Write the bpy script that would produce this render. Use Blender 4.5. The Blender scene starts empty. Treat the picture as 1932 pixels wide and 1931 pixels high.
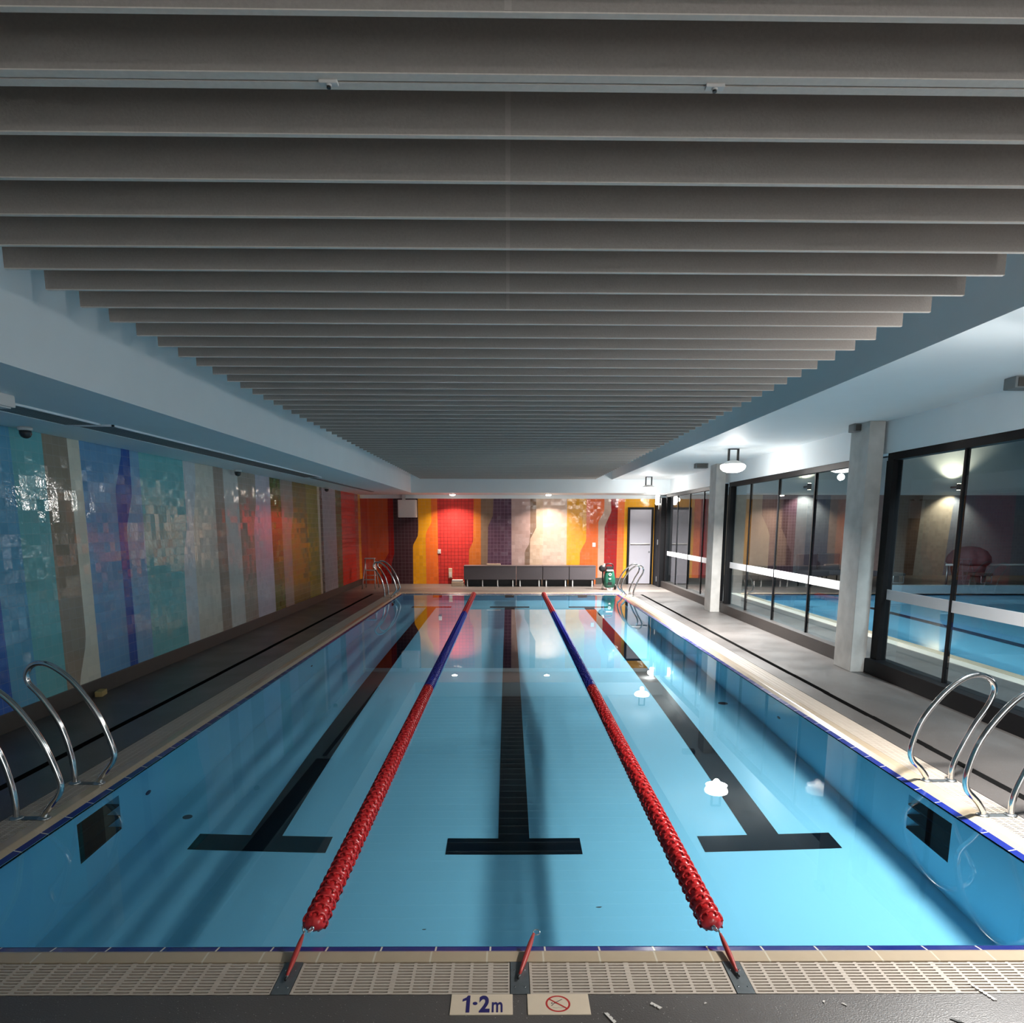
import bpy, bmesh, math, random
from mathutils import Vector, Matrix

random.seed(7)
sc = bpy.context.scene
COL = sc.collection

# ------------------------------------------------------------------ camera
cam = bpy.data.cameras.new('camera')
camo = bpy.data.objects.new('camera', cam)
COL.objects.link(camo)
F, CY = 1350.0, 1215.0
cam.sensor_width = 36.0
cam.lens = 36.0 * F / 1932.0
cam.shift_x = 0.0
cam.shift_y = (CY - 965.5) / 1932.0
cam.clip_start = 0.05
cam.clip_end = 200
pitch, yaw, roll = math.atan((CY - 988.0) / F), math.radians(0.35), 0.0015
fw = Vector((math.sin(yaw) * math.cos(pitch), math.cos(yaw) * math.cos(pitch), -math.sin(pitch)))
r0 = Vector((math.cos(yaw), -math.sin(yaw), 0))
u0 = r0.cross(fw)
rr = r0 * math.cos(roll) + u0 * math.sin(roll)
uu = -r0 * math.sin(roll) + u0 * math.cos(roll)
camo.matrix_world = Matrix(((rr.x, uu.x, -fw.x, 0), (rr.y, uu.y, -fw.y, 0), (rr.z, uu.z, -fw.z, 1.7), (0, 0, 0, 1)))
sc.camera = camo

# ------------------------------------------------------------------ world, exposure, sampling options
w = bpy.data.worlds.new('night')
sc.world = w
w.use_nodes = True
w.node_tree.nodes['Background'].inputs[0].default_value = (0.02, 0.03, 0.05, 1)
w.node_tree.nodes['Background'].inputs[1].default_value = 0.3
vs = sc.view_settings
vs.view_transform = 'Standard'
vs.look = 'None'
vs.gamma = 1.0
vs.use_curve_mapping = False
vs.exposure = 1.24
cy = sc.cycles
cy.use_denoising = True
cy.max_bounces = 9
cy.diffuse_bounces = 4
cy.glossy_bounces = 4
cy.transmission_bounces = 6
cy.transparent_max_bounces = 12
cy.caustics_refractive = True
cy.caustics_reflective = False
cy.sample_clamp_indirect = 4.0
cy.blur_glossy = 0.3


def lamp(name, kind, loc, energy, color, size=0.3, rot=(0, 0, 0), caustic=True, spread=None, size_y=None, spot=None):
    l = bpy.data.lights.new(name, kind)
    l.energy = energy
    l.color = color
    if kind == 'AREA':
        l.shape = 'DISK' if size_y is None else 'RECTANGLE'
        l.size = size
        if size_y is not None:
            l.size_y = size_y
        if spread:
            l.spread = spread
    else:
        l.shadow_soft_size = size
    if spot:
        l.spot_size = spot
        l.spot_blend = 0.6
    o = bpy.data.objects.new(name, l)
    o.location = loc
    o.rotation_euler = rot
    COL.objects.link(o)
    if caustic:
        l.cycles.is_caustics_light = True
    return o


# ------------------------------------------------------------------ geometry constants (metres)
PX0, PX1, PY0, PY1 = -2.58, 2.68, 2.711, 17.63      # pool water rectangle
WZ, BZ = -0.03, -1.23                                # water level, pool bottom
WL, WB, GX = -4.12, 20.35, 4.25                      # left wall, back wall, glass line
LAMPS = [(3.03, 3.80, 2.58), (3.42, 11.15, 2.56), (3.42, 17.75, 2.54), (3.20, -2.9, 2.56)]  # last entry is an unseen lamp added to brighten the near end
DOWN = [(-1.49, 19.7), (1.10, 19.7)]

# lights of the room: three pendant high bays in a row plus an added fourth, two downlights, one wall lamp, the next hall's sconces and added fill
for i, p in enumerate(LAMPS):
    lamp('pendant_light_source', 'AREA', (p[0], p[1], p[2] - 0.10), (88, 168, 150, 215)[i], (1.0, 0.975, 0.94), 0.34, spread=2.6)
    lamp('pendant_side_glow', 'POINT', (p[0], p[1], p[2] - 0.155), (16, 13, 12, 44)[i], (1.0, 0.97, 0.93), 0.05)
for p in DOWN:
    lamp('downlight_source', 'AREA', (p[0], p[1], 2.43), 20, (1.0, 0.80, 0.66), 0.14, spread=2.3)
lamp('wall_lamp_source', 'POINT', (3.95, 19.5, 2.33), 3, (1.0, 0.95, 0.88), 0.06)
for x, y in ((9.75, 23.6), (14.6, 23.6)):
    lamp('sconce_up_source', 'SPOT', (x, y, 3.0), 55, (1.0, 0.85, 0.62), 0.05, (math.pi - 0.25, 0, 0), False, spot=2.0)
    lamp('sconce_down_source', 'SPOT', (x, y, 2.78), 110, (1.0, 0.85, 0.62), 0.05, (0.25, 0, 0), False, spot=2.0)
lamp('hall_fill_light', 'AREA', (4.95, 6.0, 4.2), 190, (0.78, 0.92, 1.0), 0.8)  # added overhead lights without fixtures, brightening the neighbouring hall
lamp('hall_fill_light', 'AREA', (4.95, 15.0, 4.2), 190, (0.78, 0.92, 1.0), 0.8)


# ------------------------------------------------------------------ material helpers
def srgb(r, g, b):
    def f(c):
        c /= 255.0
        return c / 12.92 if c <= 0.04045 else ((c + 0.055) / 1.055) ** 2.4
    return (f(r), f(g), f(b), 1)


class N:
    def __init__(s, name):
        s.m = bpy.data.materials.new(name)
        s.m.use_nodes = True
        s.t = s.m.node_tree
        s.b = s.t.nodes['Principled BSDF']
        s.out = s.t.nodes['Material Output']

    def n(s, typ, **kw):
        nd = s.t.nodes.new(typ)
        for k, v in kw.items():
            setattr(nd, k, v)
        return nd

    def l(s, a, b):
        s.t.links.new(a, b)

    def math(s, op, a, b=None, c=None):
        nd = s.n('ShaderNodeMath', operation=op)
        for i, v in enumerate((a, b, c)):
            if v is None:
                continue
            if isinstance(v, (int, float)):
                nd.inputs[i].default_value = v
            else:
                s.l(v, nd.inputs[i])
        return nd.outputs[0]

    def mix(s, fac, a, b):
        nd = s.n('ShaderNodeMix', data_type='RGBA')
        if isinstance(fac, (int, float)):
            nd.inputs[0].default_value = fac
        else:
            s.l(fac, nd.inputs[0])
        for i, v in ((6, a), (7, b)):
            if isinstance(v, tuple):
                nd.inputs[i].default_value = v
            else:
                s.l(v, nd.inputs[i])
        return nd.outputs[2]

    def xyz(s):
        tc = s.n('ShaderNodeTexCoord')
        sp = s.n('ShaderNodeSeparateXYZ')
        s.l(tc.outputs['Object'], sp.inputs[0])
        return tc, sp


def mat(name, col, rough=0.5, metal=0.0, noise=0.0, nscale=20.0, bump=0.0, spec=0.5, emit=None, estr=0.0, coat=0.0, dark=None):
    k = N(name)
    b = k.b
    b.inputs['Roughness'].default_value = rough
    b.inputs['Metallic'].default_value = metal
    b.inputs['Specular IOR Level'].default_value = spec
    b.inputs['Base Color'].default_value = col
    b.inputs['Coat Weight'].default_value = coat
    if noise or bump:
        tc = k.n('ShaderNodeTexCoord')
        nz = k.n('ShaderNodeTexNoise')
        nz.inputs['Scale'].default_value = nscale
        nz.inputs['Detail'].default_value = 5
        k.l(tc.outputs['Object'], nz.inputs['Vector'])
        if noise:
            lo = tuple(c * (1 - noise) for c in col[:3]) + (1,)
            hi = tuple(min(1, c * (1 + noise)) for c in col[:3]) + (1,)
            k.l(k.mix(nz.outputs[0], dark or lo, hi), b.inputs['Base Color'])
        if bump:
            bp = k.n('ShaderNodeBump')
            bp.inputs['Strength'].default_value = bump
            bp.inputs['Distance'].default_value = 0.01
            k.l(nz.outputs[0], bp.inputs['Height'])
            k.l(bp.outputs[0], b.inputs['Normal'])
    if emit:
        b.inputs['Emission Color'].default_value = emit
        b.inputs['Emission Strength'].default_value = estr
    return k.m


def tile(name, col, axis, size=0.1, grout=None, tilt=0.055, rough=0.07, gl=0.045):
    """glazed wall tile: every tile set at a slightly different tilt, thin grout joints"""
    k = N(name)
    tc, sp = k.xyz()
    u = k.math('DIVIDE', sp.outputs[axis], size)
    v = k.math('DIVIDE', sp.outputs['Z'], size)
    cu, cv = k.math('FLOOR', u), k.math('FLOOR', v)
    fu, fv = k.math('FRACT', u), k.math('FRACT', v)
    cmb = k.n('ShaderNodeCombineXYZ')
    k.l(cu, cmb.inputs[0])
    k.l(cv, cmb.inputs[1])
    wn = k.n('ShaderNodeTexWhiteNoise', noise_dimensions='3D')
    k.l(cmb.outputs[0], wn.inputs['Vector'])
    g = k.math('MAXIMUM', k.math('LESS_THAN', fu, gl), k.math('LESS_THAN', fv, gl))
    lo = tuple(c * 0.95 for c in col[:3]) + (1,)
    hi = tuple(min(1, c * 1.05) for c in col[:3]) + (1,)
    base = k.mix(wn.outputs['Value'], lo, hi)
    gc = grout or tuple(0.8 * c + 0.06 for c in col[:3]) + (1,)
    k.l(k.mix(g, base, gc), k.b.inputs['Base Color'])
    k.l(k.math('ADD', k.math('MULTIPLY', g, 0.5), rough), k.b.inputs['Roughness'])
    k.b.inputs['Specular IOR Level'].default_value = 0.36
    # tilt + slight pillow of each tile
    va = k.n('ShaderNodeVectorMath', operation='SUBTRACT')
    k.l(wn.outputs['Color'], va.inputs[0])
    va.inputs[1].default_value = (0.5, 0.5, 0.5)
    vsn = k.n('ShaderNodeVectorMath', operation='SCALE')
    k.l(va.outputs[0], vsn.inputs[0])
    vsn.inputs['Scale'].default_value = tilt
    nz = k.n('ShaderNodeTexNoise')
    nz.inputs['Scale'].default_value = 24.0
    k.l(tc.outputs['Object'], nz.inputs['Vector'])
    bp = k.n('ShaderNodeBump')
    bp.inputs['Strength'].default_value = 0.10
    bp.inputs['Distance'].default_value = 0.012
    k.l(nz.outputs[0], bp.inputs['Height'])
    ad = k.n('ShaderNodeVectorMath', operation='ADD')
    k.l(bp.outputs[0], ad.inputs[0])
    k.l(vsn.outputs[0], ad.inputs[1])
    nm = k.n('ShaderNodeVectorMath', operation='NORMALIZE')
    k.l(ad.outputs[0], nm.inputs[0])
    k.l(nm.outputs[0], k.b.inputs['Normal'])
    return k.m


def joint(name, col, gcol, size, off, width=0.006, rough=0.2, noise=0.06, axis=None):
    """a run of tiles with joints every `size` along X on faces of the pool's ends and along Y on its sides"""
    k = N(name)
    tc, sp = k.xyz()
    fr = k.math('FRACT', k.math('DIVIDE', k.math('ADD', sp.outputs[axis], 100.0 * size + off), size))
    g = k.math('LESS_THAN', fr, width / size)
    nz = k.n('ShaderNodeTexNoise')
    nz.inputs['Scale'].default_value = 14.0
    k.l(tc.outputs['Object'], nz.inputs['Vector'])
    lo = tuple(c * (1 - noise) for c in col[:3]) + (1,)
    hi = tuple(c * (1 + noise) for c in col[:3]) + (1,)
    k.l(k.mix(g, k.mix(nz.outputs[0], lo, hi), gcol), k.b.inputs['Base Color'])
    k.b.inputs['Roughness'].default_value = rough
    return k.m


def glass_pane(name):
    k = N(name)
    k.t.nodes.remove(k.b)
    tr = k.n('ShaderNodeBsdfTransparent')
    tr.inputs[0].default_value = (0.86, 0.92, 0.93, 1)
    gl = k.n('ShaderNodeBsdfGlossy')
    gl.inputs['Roughness'].default_value = 0.0
    fr = k.n('ShaderNodeFresnel')
    fr.inputs['IOR'].default_value = 1.75
    mx = k.n('ShaderNodeMixShader')
    ge = k.n('ShaderNodeNewGeometry')
    k.l(k.math('MULTIPLY', fr.outputs[0], k.math('SUBTRACT', 1.0, ge.outputs['Backfacing'])), mx.inputs[0])
    k.l(tr.outputs[0], mx.inputs[1])
    k.l(gl.outputs[0], mx.inputs[2])
    k.l(mx.outputs[0], k.out.inputs[0])
    return k.m


def water_mat(name):
    k = N(name)
    k.t.nodes.remove(k.b)
    g = k.n('ShaderNodeBsdfGlass')
    g.inputs['Roughness'].default_value = 0.0
    g.inputs['IOR'].default_value = 1.333
    g.inputs['Color'].default_value = (0.92, 0.985, 1.0, 1)
    k.l(g.outputs[0], k.out.inputs[0])
    return k.m


def deck_mat(name, col):
    k = N(name)
    tc = k.n('ShaderNodeTexCoord')
    n1 = k.n('ShaderNodeTexNoise')
    n1.inputs['Scale'].default_value = 1.7
    n1.inputs['Detail'].default_value = 6
    k.l(tc.outputs['Object'], n1.inputs['Vector'])
    n2 = k.n('ShaderNodeTexNoise')
    n2.inputs['Scale'].default_value = 160
    n2.inputs['Detail'].default_value = 3
    k.l(tc.outputs['Object'], n2.inputs['Vector'])
    vo = k.n('ShaderNodeTexVoronoi')
    vo.inputs['Scale'].default_value = 70
    k.l(tc.outputs['Object'], vo.inputs['Vector'])
    c1 = k.mix(n1.outputs[0], tuple(c * 0.62 for c in col[:3]) + (1,), tuple(c * 1.4 for c in col[:3]) + (1,))
    c2 = k.mix(k.math('MULTIPLY', n2.outputs[0], 0.5), c1, tuple(c * 1.7 for c in col[:3]) + (1,))
    fl = k.math('MULTIPLY', k.math('LESS_THAN', vo.outputs[0], 0.11), k.math('GREATER_THAN', n2.outputs[0], 0.50))
    k.l(k.mix(fl, c2, (0.42, 0.40, 0.37, 1)), k.b.inputs['Base Color'])
    k.l(k.math('ADD', k.math('MULTIPLY', n1.outputs[0], 0.35), 0.22), k.b.inputs['Roughness'])
    bp = k.n('ShaderNodeBump')
    bp.inputs['Strength'].default_value = 0.25
    bp.inputs['Distance'].default_value = 0.004
    k.l(n2.outputs[0], bp.inputs['Height'])
    k.l(bp.outputs[0], k.b.inputs['Normal'])
    return k.m


# ------------------------------------------------------------------ mesh helpers
class MB:
    def __init__(s):
        s.v, s.f, s.mi, s.sm = [], [], [], []

    def face(s, idx, mi=0, smooth=False):
        s.f.append(tuple(idx))
        s.mi.append(mi)
        s.sm.append(smooth)

    def quad(s, a, b, c, d, mi=0):
        n = len(s.v)
        s.v += [a, b, c, d]
        s.face((n, n + 1, n + 2, n + 3), mi)

    def box(s, x0, x1, y0, y1, z0, z1, mi=0, bev=0.0):
        if bev > 0:
            return s.bevbox(x0, x1, y0, y1, z0, z1, bev, mi)
        n = len(s.v)
        s.v += [(x, y, z) for z in (z0, z1) for y in (y0, y1) for x in (x0, x1)]
        for q in ((0, 2, 3, 1), (4, 5, 7, 6), (0, 1, 5, 4), (2, 6, 7, 3), (0, 4, 6, 2), (1, 3, 7, 5)):
            s.face([n + i for i in q], mi)
        return s

    def bevbox(s, x0, x1, y0, y1, z0, z1, b, mi=0):
        bm = bmesh.new()
        bmesh.ops.create_cube(bm, size=1)
        for v in bm.verts:
            v.co = Vector(((x0 + x1) / 2 + v.co.x * (x1 - x0), (y0 + y1) / 2 + v.co.y * (y1 - y0), (z0 + z1) / 2 + v.co.z * (z1 - z0)))
        bmesh.ops.bevel(bm, geom=bm.edges[:], offset=b, segments=2, profile=0.7, affect='EDGES')
        s.add(bm, mi)
        bm.free()
        return s

    def add(s, bm, mi=0, smooth=False):
        n = len(s.v)
        bm.verts.index_update()
        s.v += [tuple(v.co) for v in bm.verts]
        for f in bm.faces:
            s.face([n + v.index for v in f.verts], mi, smooth)

    def tube(s, pts, r, seg=12, mi=0, cap=True, closed=False):
        P = [Vector(p) for p in pts]
        R = r if isinstance(r, (list, tuple)) else [r] * len(P)
        T = []
        m = len(P)
        for i in range(m):
            if closed:
                T.append((P[(i + 1) % m] - P[i - 1]).normalized())
            else:
                a, b = P[max(0, i - 1)], P[min(m - 1, i + 1)]
                T.append((b - a).normalized())
        ref = Vector((0, 0, 1)) if abs(T[0].z) < 0.9 else Vector((0, 1, 0))
        nn = T[0].cross(ref).normalized()
        base = len(s.v)
        for i in range(m):
            if i:
                q = T[i - 1].rotation_difference(T[i])
                nn = (q @ nn).normalized()
            bb = T[i].cross(nn)
            for j in range(seg):
                a = 2 * math.pi * j / seg
                s.v.append(tuple(P[i] + (nn * math.cos(a) + bb * math.sin(a)) * R[i]))
        for i in range(m if closed else m - 1):
            i2 = (i + 1) % m
            for j in range(seg):
                j2 = (j + 1) % seg
                s.face((base + i * seg + j, base + i * seg + j2, base + i2 * seg + j2, base + i2 * seg + j), mi, True)
        if cap and not closed:
            s.face([base + j for j in reversed(range(seg))], mi)
            s.face([base + (m - 1) * seg + j for j in range(seg)], mi)
        return s

    def lathe(s, prof, org=(0, 0, 0), axis='z', seg=24, mi=0, smooth=True, mod=None):
        base = len(s.v)
        for (r, h) in prof:
            for j in range(seg):
                a = 2 * math.pi * j / seg
                q = r * (mod(a) if mod else 1)
                c, d = q * math.cos(a), q * math.sin(a)
                p = {'z': (c, d, h), 'y': (c, h, d), 'x': (h, c, d)}[axis]
                s.v.append((p[0] + org[0], p[1] + org[1], p[2] + org[2]))
        k = len(prof)
        for i in range(k - 1):
            for j in range(seg):
                j2 = (j + 1) % seg
                s.face((base + i * seg + j, base + i * seg + j2, base + (i + 1) * seg + j2, base + (i + 1) * seg + j), mi, smooth)
        s.face([base + j for j in reversed(range(seg))], mi)
        s.face([base + (k - 1) * seg + j for j in range(seg)], mi)
        return s

    def prism(s, poly, fn, d0, d1, mi=0):
        """extrude a 2-D polygon; fn(u, v, d) gives the 3-D point"""
        n = len(s.v)
        k = len(poly)
        s.v += [fn(u, v, d0) for u, v in poly] + [fn(u, v, d1) for u, v in poly]
        s.face([n + i for i in reversed(range(k))], mi)
        s.face([n + k + i for i in range(k)], mi)
        for i in range(k):
            j = (i + 1) % k
            s.face((n + i, n + j, n + k + j, n + k + i), mi)
        return s

    def mesh(s, name, mats):
        me = bpy.data.meshes.new(name)
        me.from_pydata(s.v, [], s.f)
        for m in (mats if isinstance(mats, (list, tuple)) else [mats]):
            me.materials.append(m)
        me.polygons.foreach_set('material_index', s.mi)
        me.polygons.foreach_set('use_smooth', s.sm)
        bm = bmesh.new()
        bm.from_mesh(me)
        bmesh.ops.recalc_face_normals(bm, faces=bm.faces[:])
        bm.to_mesh(me)
        bm.free()
        me.update()
        return me

    def build(s, name, mats, parent=None, loc=None):
        o = bpy.data.objects.new(name, s.mesh(name, mats))
        COL.objects.link(o)
        if parent:
            o.parent = parent
        if loc:
            o.location = loc
        return o


def box(*a, **k):
    return MB().box(*a, **k)


def tag(o, label=None, cat=None, group=None, kind=None):
    if label:
        o['label'] = label
    if cat:
        o['category'] = cat
    if group:
        o['group'] = group
    if kind:
        o['kind'] = kind
    return o


def structure(o, label, cat):
    return tag(o, label, cat, kind='structure')


def empty(name, loc=(0, 0, 0), rz=0.0):
    o = bpy.data.objects.new(name, None)
    o.location = loc
    o.rotation_euler = (0, 0, rz)
    o.empty_display_size = 0.1
    COL.objects.link(o)
    return o


def copy_tree(o, parent=None):
    kids = list(o.children)
    c = o.copy()
    COL.objects.link(c)
    if parent:
        c.parent = parent
    for k in kids:
        copy_tree(k, c)
    return c


def smooth_path(pts, n=6):
    """Catmull-Rom through the points"""
    P = [Vector(p) for p in pts]
    P = [P[0] * 2 - P[1]] + P + [P[-1] * 2 - P[-2]]
    out = []
    for i in range(1, len(P) - 2):
        for k in range(n):
            t = k / n
            a, b, c, d = P[i - 1], P[i], P[i + 1], P[i + 2]
            out.append(0.5 * ((2 * b) + (c - a) * t + (2 * a - 5 * b + 4 * c - d) * t * t + (3 * b - a - 3 * c + d) * t ** 3))
    out.append(P[-2])
    return out


# ------------------------------------------------------------------ shared materials
M = {}
M['white_paint'] = mat('white_ceiling_paint', (0.83, 0.89, 0.92, 1), 0.6, noise=0.03, nscale=3, bump=0.02)
M['void'] = mat('pale_ceiling_void', (0.60, 0.60, 0.60, 1), 0.9, noise=0.1, nscale=4)
M['baffle'] = mat('grey_felt_baffle', (0.42, 0.375, 0.345, 1), 0.95, noise=0.12, nscale=120, bump=0.15, spec=0.1)
M['joint_strip'] = mat('joint_strip_felt', (0.50, 0.45, 0.42, 1), 0.95, noise=0.1, nscale=80, spec=0.1)
M['baffle_edge'] = mat('pale_baffle_edge', (0.80, 0.73, 0.67, 1), 0.9, noise=0.1, nscale=60, spec=0.1)
M['concrete'] = mat('raw_concrete', (0.50, 0.49, 0.47, 1), 0.75, noise=0.35, nscale=5, bump=0.12)
M['black_frame'] = mat('black_powder_coat', (0.006, 0.006, 0.007, 1), 0.5, noise=0.1, nscale=30, spec=0.15)
M['kerb'] = mat('dark_brown_kerb', (0.026, 0.022, 0.020, 1), 0.55, noise=0.25, nscale=8)
M['glass'] = glass_pane('window_glass')
M['strip'] = mat('white_vinyl_strip', (0.80, 0.80, 0.82, 1), 0.5, noise=0.02, nscale=8)
M['water'] = water_mat('pool_water')
M['pool_paint'] = mat('pale_blue_pool_paint', (0.27, 0.69, 0.92, 1), 0.45, noise=0.03, nscale=1.2, spec=0.2)
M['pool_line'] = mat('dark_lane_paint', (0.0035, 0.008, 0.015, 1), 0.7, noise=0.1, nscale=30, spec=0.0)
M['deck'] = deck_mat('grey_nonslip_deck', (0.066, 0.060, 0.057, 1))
M['far_deck'] = deck_mat('downlit_far_deck', (0.13, 0.115, 0.105, 1))  # same deck, with the downlights' brightness put into a paler colour
M['skirting'] = mat('dark_skirting_tile', (0.060, 0.055, 0.050, 1), 0.4, noise=0.15, nscale=12)
M['slot'] = mat('black_drain_slot', (0.006, 0.006, 0.006, 1), 0.8, noise=0.3, nscale=40, bump=0.3, spec=0.0)
M['gutter'] = mat('dim_gutter', (0.07, 0.06, 0.05, 1), 0.7, noise=0.2, nscale=20)
M['grate'] = mat('beige_plastic_grate', (0.43, 0.37, 0.31, 1), 0.5, noise=0.08, nscale=9)
M['steel'] = mat('polished_steel', (0.72, 0.72, 0.72, 1), 0.12, 1.0, noise=0.04, nscale=30)
M['dull_steel'] = mat('brushed_steel', (0.42, 0.44, 0.45, 1), 0.34, 1.0, noise=0.15, nscale=60, bump=0.05)
M['plate'] = mat('grey_steel_plate', (0.16, 0.18, 0.19, 1), 0.35, 0.6, noise=0.25, nscale=30, bump=0.08)
M['red_float'] = mat('red_float_plastic', (0.50, 0.020, 0.022, 1), 0.3, noise=0.06, nscale=30)
M['blue_float'] = mat('blue_float_plastic', (0.020, 0.022, 0.26, 1), 0.3, noise=0.06, nscale=30)
M['red_strap'] = mat('red_strap_sleeve', (0.34, 0.030, 0.024, 1), 0.45, noise=0.12, nscale=40)
M['sign_tile'] = mat('cream_sign_tile', (0.60, 0.50, 0.38, 1), 0.35, noise=0.05, nscale=25)
M['navy'] = mat('navy_print', (0.022, 0.018, 0.11, 1), 0.4, noise=0.05, nscale=50)
M['red_print'] = mat('red_print', (0.40, 0.025, 0.022, 1), 0.4, noise=0.05, nscale=50)
M['dark_print'] = mat('dark_print', (0.05, 0.03, 0.05, 1), 0.4, noise=0.05, nscale=50)
M['grey_print'] = mat('grey_print', (0.30, 0.26, 0.20, 1), 0.4, noise=0.05, nscale=50)
M['bench'] = mat('dark_grey_laminate', (0.105, 0.090, 0.098, 1), 0.45, noise=0.05, nscale=10)
M['black'] = mat('black_plastic', (0.012, 0.012, 0.013, 1), 0.4, noise=0.1, nscale=40)
M['white_plastic'] = mat('white_plastic', (0.72, 0.70, 0.68, 1), 0.4, noise=0.03, nscale=20)
M['cream'] = mat('cream_plastic', (0.66, 0.50, 0.36, 1), 0.5, noise=0.06, nscale=20)
M['door'] = mat('pale_lilac_door', (0.40, 0.39, 0.44, 1), 0.35, noise=0.02, nscale=5)
M['green'] = mat('green_machine_plastic', (0.015, 0.11, 0.070, 1), 0.35, noise=0.08, nscale=20)
M['alu'] = mat('aluminium', (0.62, 0.60, 0.58, 1), 0.35, 0.8, noise=0.08, nscale=40)
M['yellow'] = mat('yellow_foam', (0.42, 0.32, 0.13, 1), 0.8, noise=0.15, nscale=60)
M['lamp_glow'] = mat('lamp_diffuser', (0.9, 0.9, 0.9, 1), 0.4, emit=(1, 0.96, 0.9, 1), estr=9)
M['down_glow'] = mat('downlight_lens', (0.9, 0.9, 0.9, 1), 0.4, emit=(1, 0.86, 0.72, 1), estr=22)
M['sconce_glow'] = mat('sconce_lens', (0.9, 0.9, 0.9, 1), 0.4, emit=(1, 0.85, 0.6, 1), estr=14)
M['vent'] = mat('grey_vent', (0.16, 0.18, 0.19, 1), 0.6, noise=0.1, nscale=30)
M['sensor'] = mat('dark_dome', (0.03, 0.03, 0.035, 1), 0.2, noise=0.05, nscale=30)
M['mauve'] = mat('mauve_cover', (0.16, 0.09, 0.10, 1), 0.8, noise=0.35, nscale=6, bump=0.3)
M['fragment'] = mat('pale_plastic_chip', (0.55, 0.52, 0.48, 1), 0.5, noise=0.1, nscale=60)
M['leaf'] = mat('dark_leaf', (0.02, 0.022, 0.02, 1), 0.6, noise=0.2, nscale=60)
beige = (0.40, 0.32, 0.225, 1)
M['cop_x'] = joint('beige_coping_tile', beige, (0.52, 0.46, 0.36, 1), 0.2235, 0.085, 0.007, 0.25, axis='X')
M['cop_y'] = joint('beige_coping_tile_side', beige, (0.42, 0.35, 0.26, 1), 0.2235, 0.0, 0.006, 0.25, axis='Y')
blue = (0.012, 0.022, 0.17, 1)
M['edge_x'] = joint('navy_edge_tile', blue, (0.62, 0.58, 0.5, 1), 0.2235, 0.074, 0.007, 0.15, axis='X')
M['edge_y'] = joint('navy_edge_tile_side', blue, (0.62, 0.58, 0.5, 1), 0.2235, 0.0, 0.007, 0.15, axis='Y')

# ------------------------------------------------------------------ tiled walls
COLS = {
    'navy': (64, 108, 188), 'teal_blue': (104, 172, 206), 'teal': (118, 190, 196), 'taupe': (158, 145, 128), 'cream': (222, 220, 204),
    'blue': (112, 164, 206), 'blue2': (126, 174, 210), 'dblue': (52, 92, 172), 'white': (206, 216, 222), 'offwhite': (212, 210, 198),
    'taupe2': (164, 150, 138), 'light': (204, 206, 202), 'grey': (164, 156, 144), 'lilac': (192, 194, 206), 'green': (86, 108, 52),
    'greybeige': (158, 148, 138), 'olive': (124, 108, 60), 'lime': (142, 130, 58), 'paleline': (205, 190, 160), 'brown': (104, 84, 70),
    'lilac2': (160, 155, 160), 'green2': (88, 98, 58), 'red': (204, 56, 46), 'rust': (176, 84, 66), 'yellow': (236, 160, 34),
    'redorange': (188, 70, 40), 'orangep': (204, 90, 50), 'dorange': (196, 82, 34), 'dred': (150, 28, 24), 'plum': (72, 46, 52),
    'greyblue': (120, 126, 140),
    'gold': (232, 164, 32), 'orange': (234, 116, 48), 'scarlet': (200, 62, 58), 'tan': (198, 112, 50), 'taupe3': (130, 108, 90),
    'purple': (88, 64, 82), 'mauve': (176, 152, 148), 'brown2': (128, 106, 90), 'cream2': (202, 178, 156), 'cream3': (206, 182, 166),
    'gold2': (226, 162, 42), 'orange2': (224, 106, 52), 'sand': (186, 158, 142), 'crimson': (152, 36, 36), 'orange3': (226, 114, 62),
}
GROUT = {'purple': srgb(112, 88, 108), 'plum': srgb(92, 70, 78), 'scarlet': srgb(132, 28, 26), 'red': srgb(150, 40, 34), 'crimson': srgb(120, 30, 32)}


def banded(seq, ends, zs, fn, axis):
    """seq = [(colour, [(u, z) ... right boundary from the top down])]; returns (MB, materials)"""
    mb = MB()
    mats, idx = [], {}

    def at(b, z):
        if z >= b[0][1]:
            return b[0][0]
        for (a0, z0), (a1, z1) in zip(b, b[1:]):
            if z1 <= z <= z0:
                return a1 + (a0 - a1) * (z - z1) / max(1e-6, z0 - z1)
        return b[-1][0]
    left = [(ends[0], zs[-1]), (ends[0], zs[0])]
    for name, b in seq:
        if name not in idx:
            idx[name] = len(mats)
            mats.append(tile('tile_' + name + '_' + axis.lower(), srgb(*COLS[name]), axis, grout=GROUT.get(name), gl=0.10 if name in GROUT else 0.045))
        for z0, z1 in zip(zs, zs[1:]):
            mb.quad(fn(at(left, z0), z0), fn(at(b, z0), z0), fn(at(b, z1), z1), fn(at(left, z1), z1), idx[name])
        left = b
    return mb, mats


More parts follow.
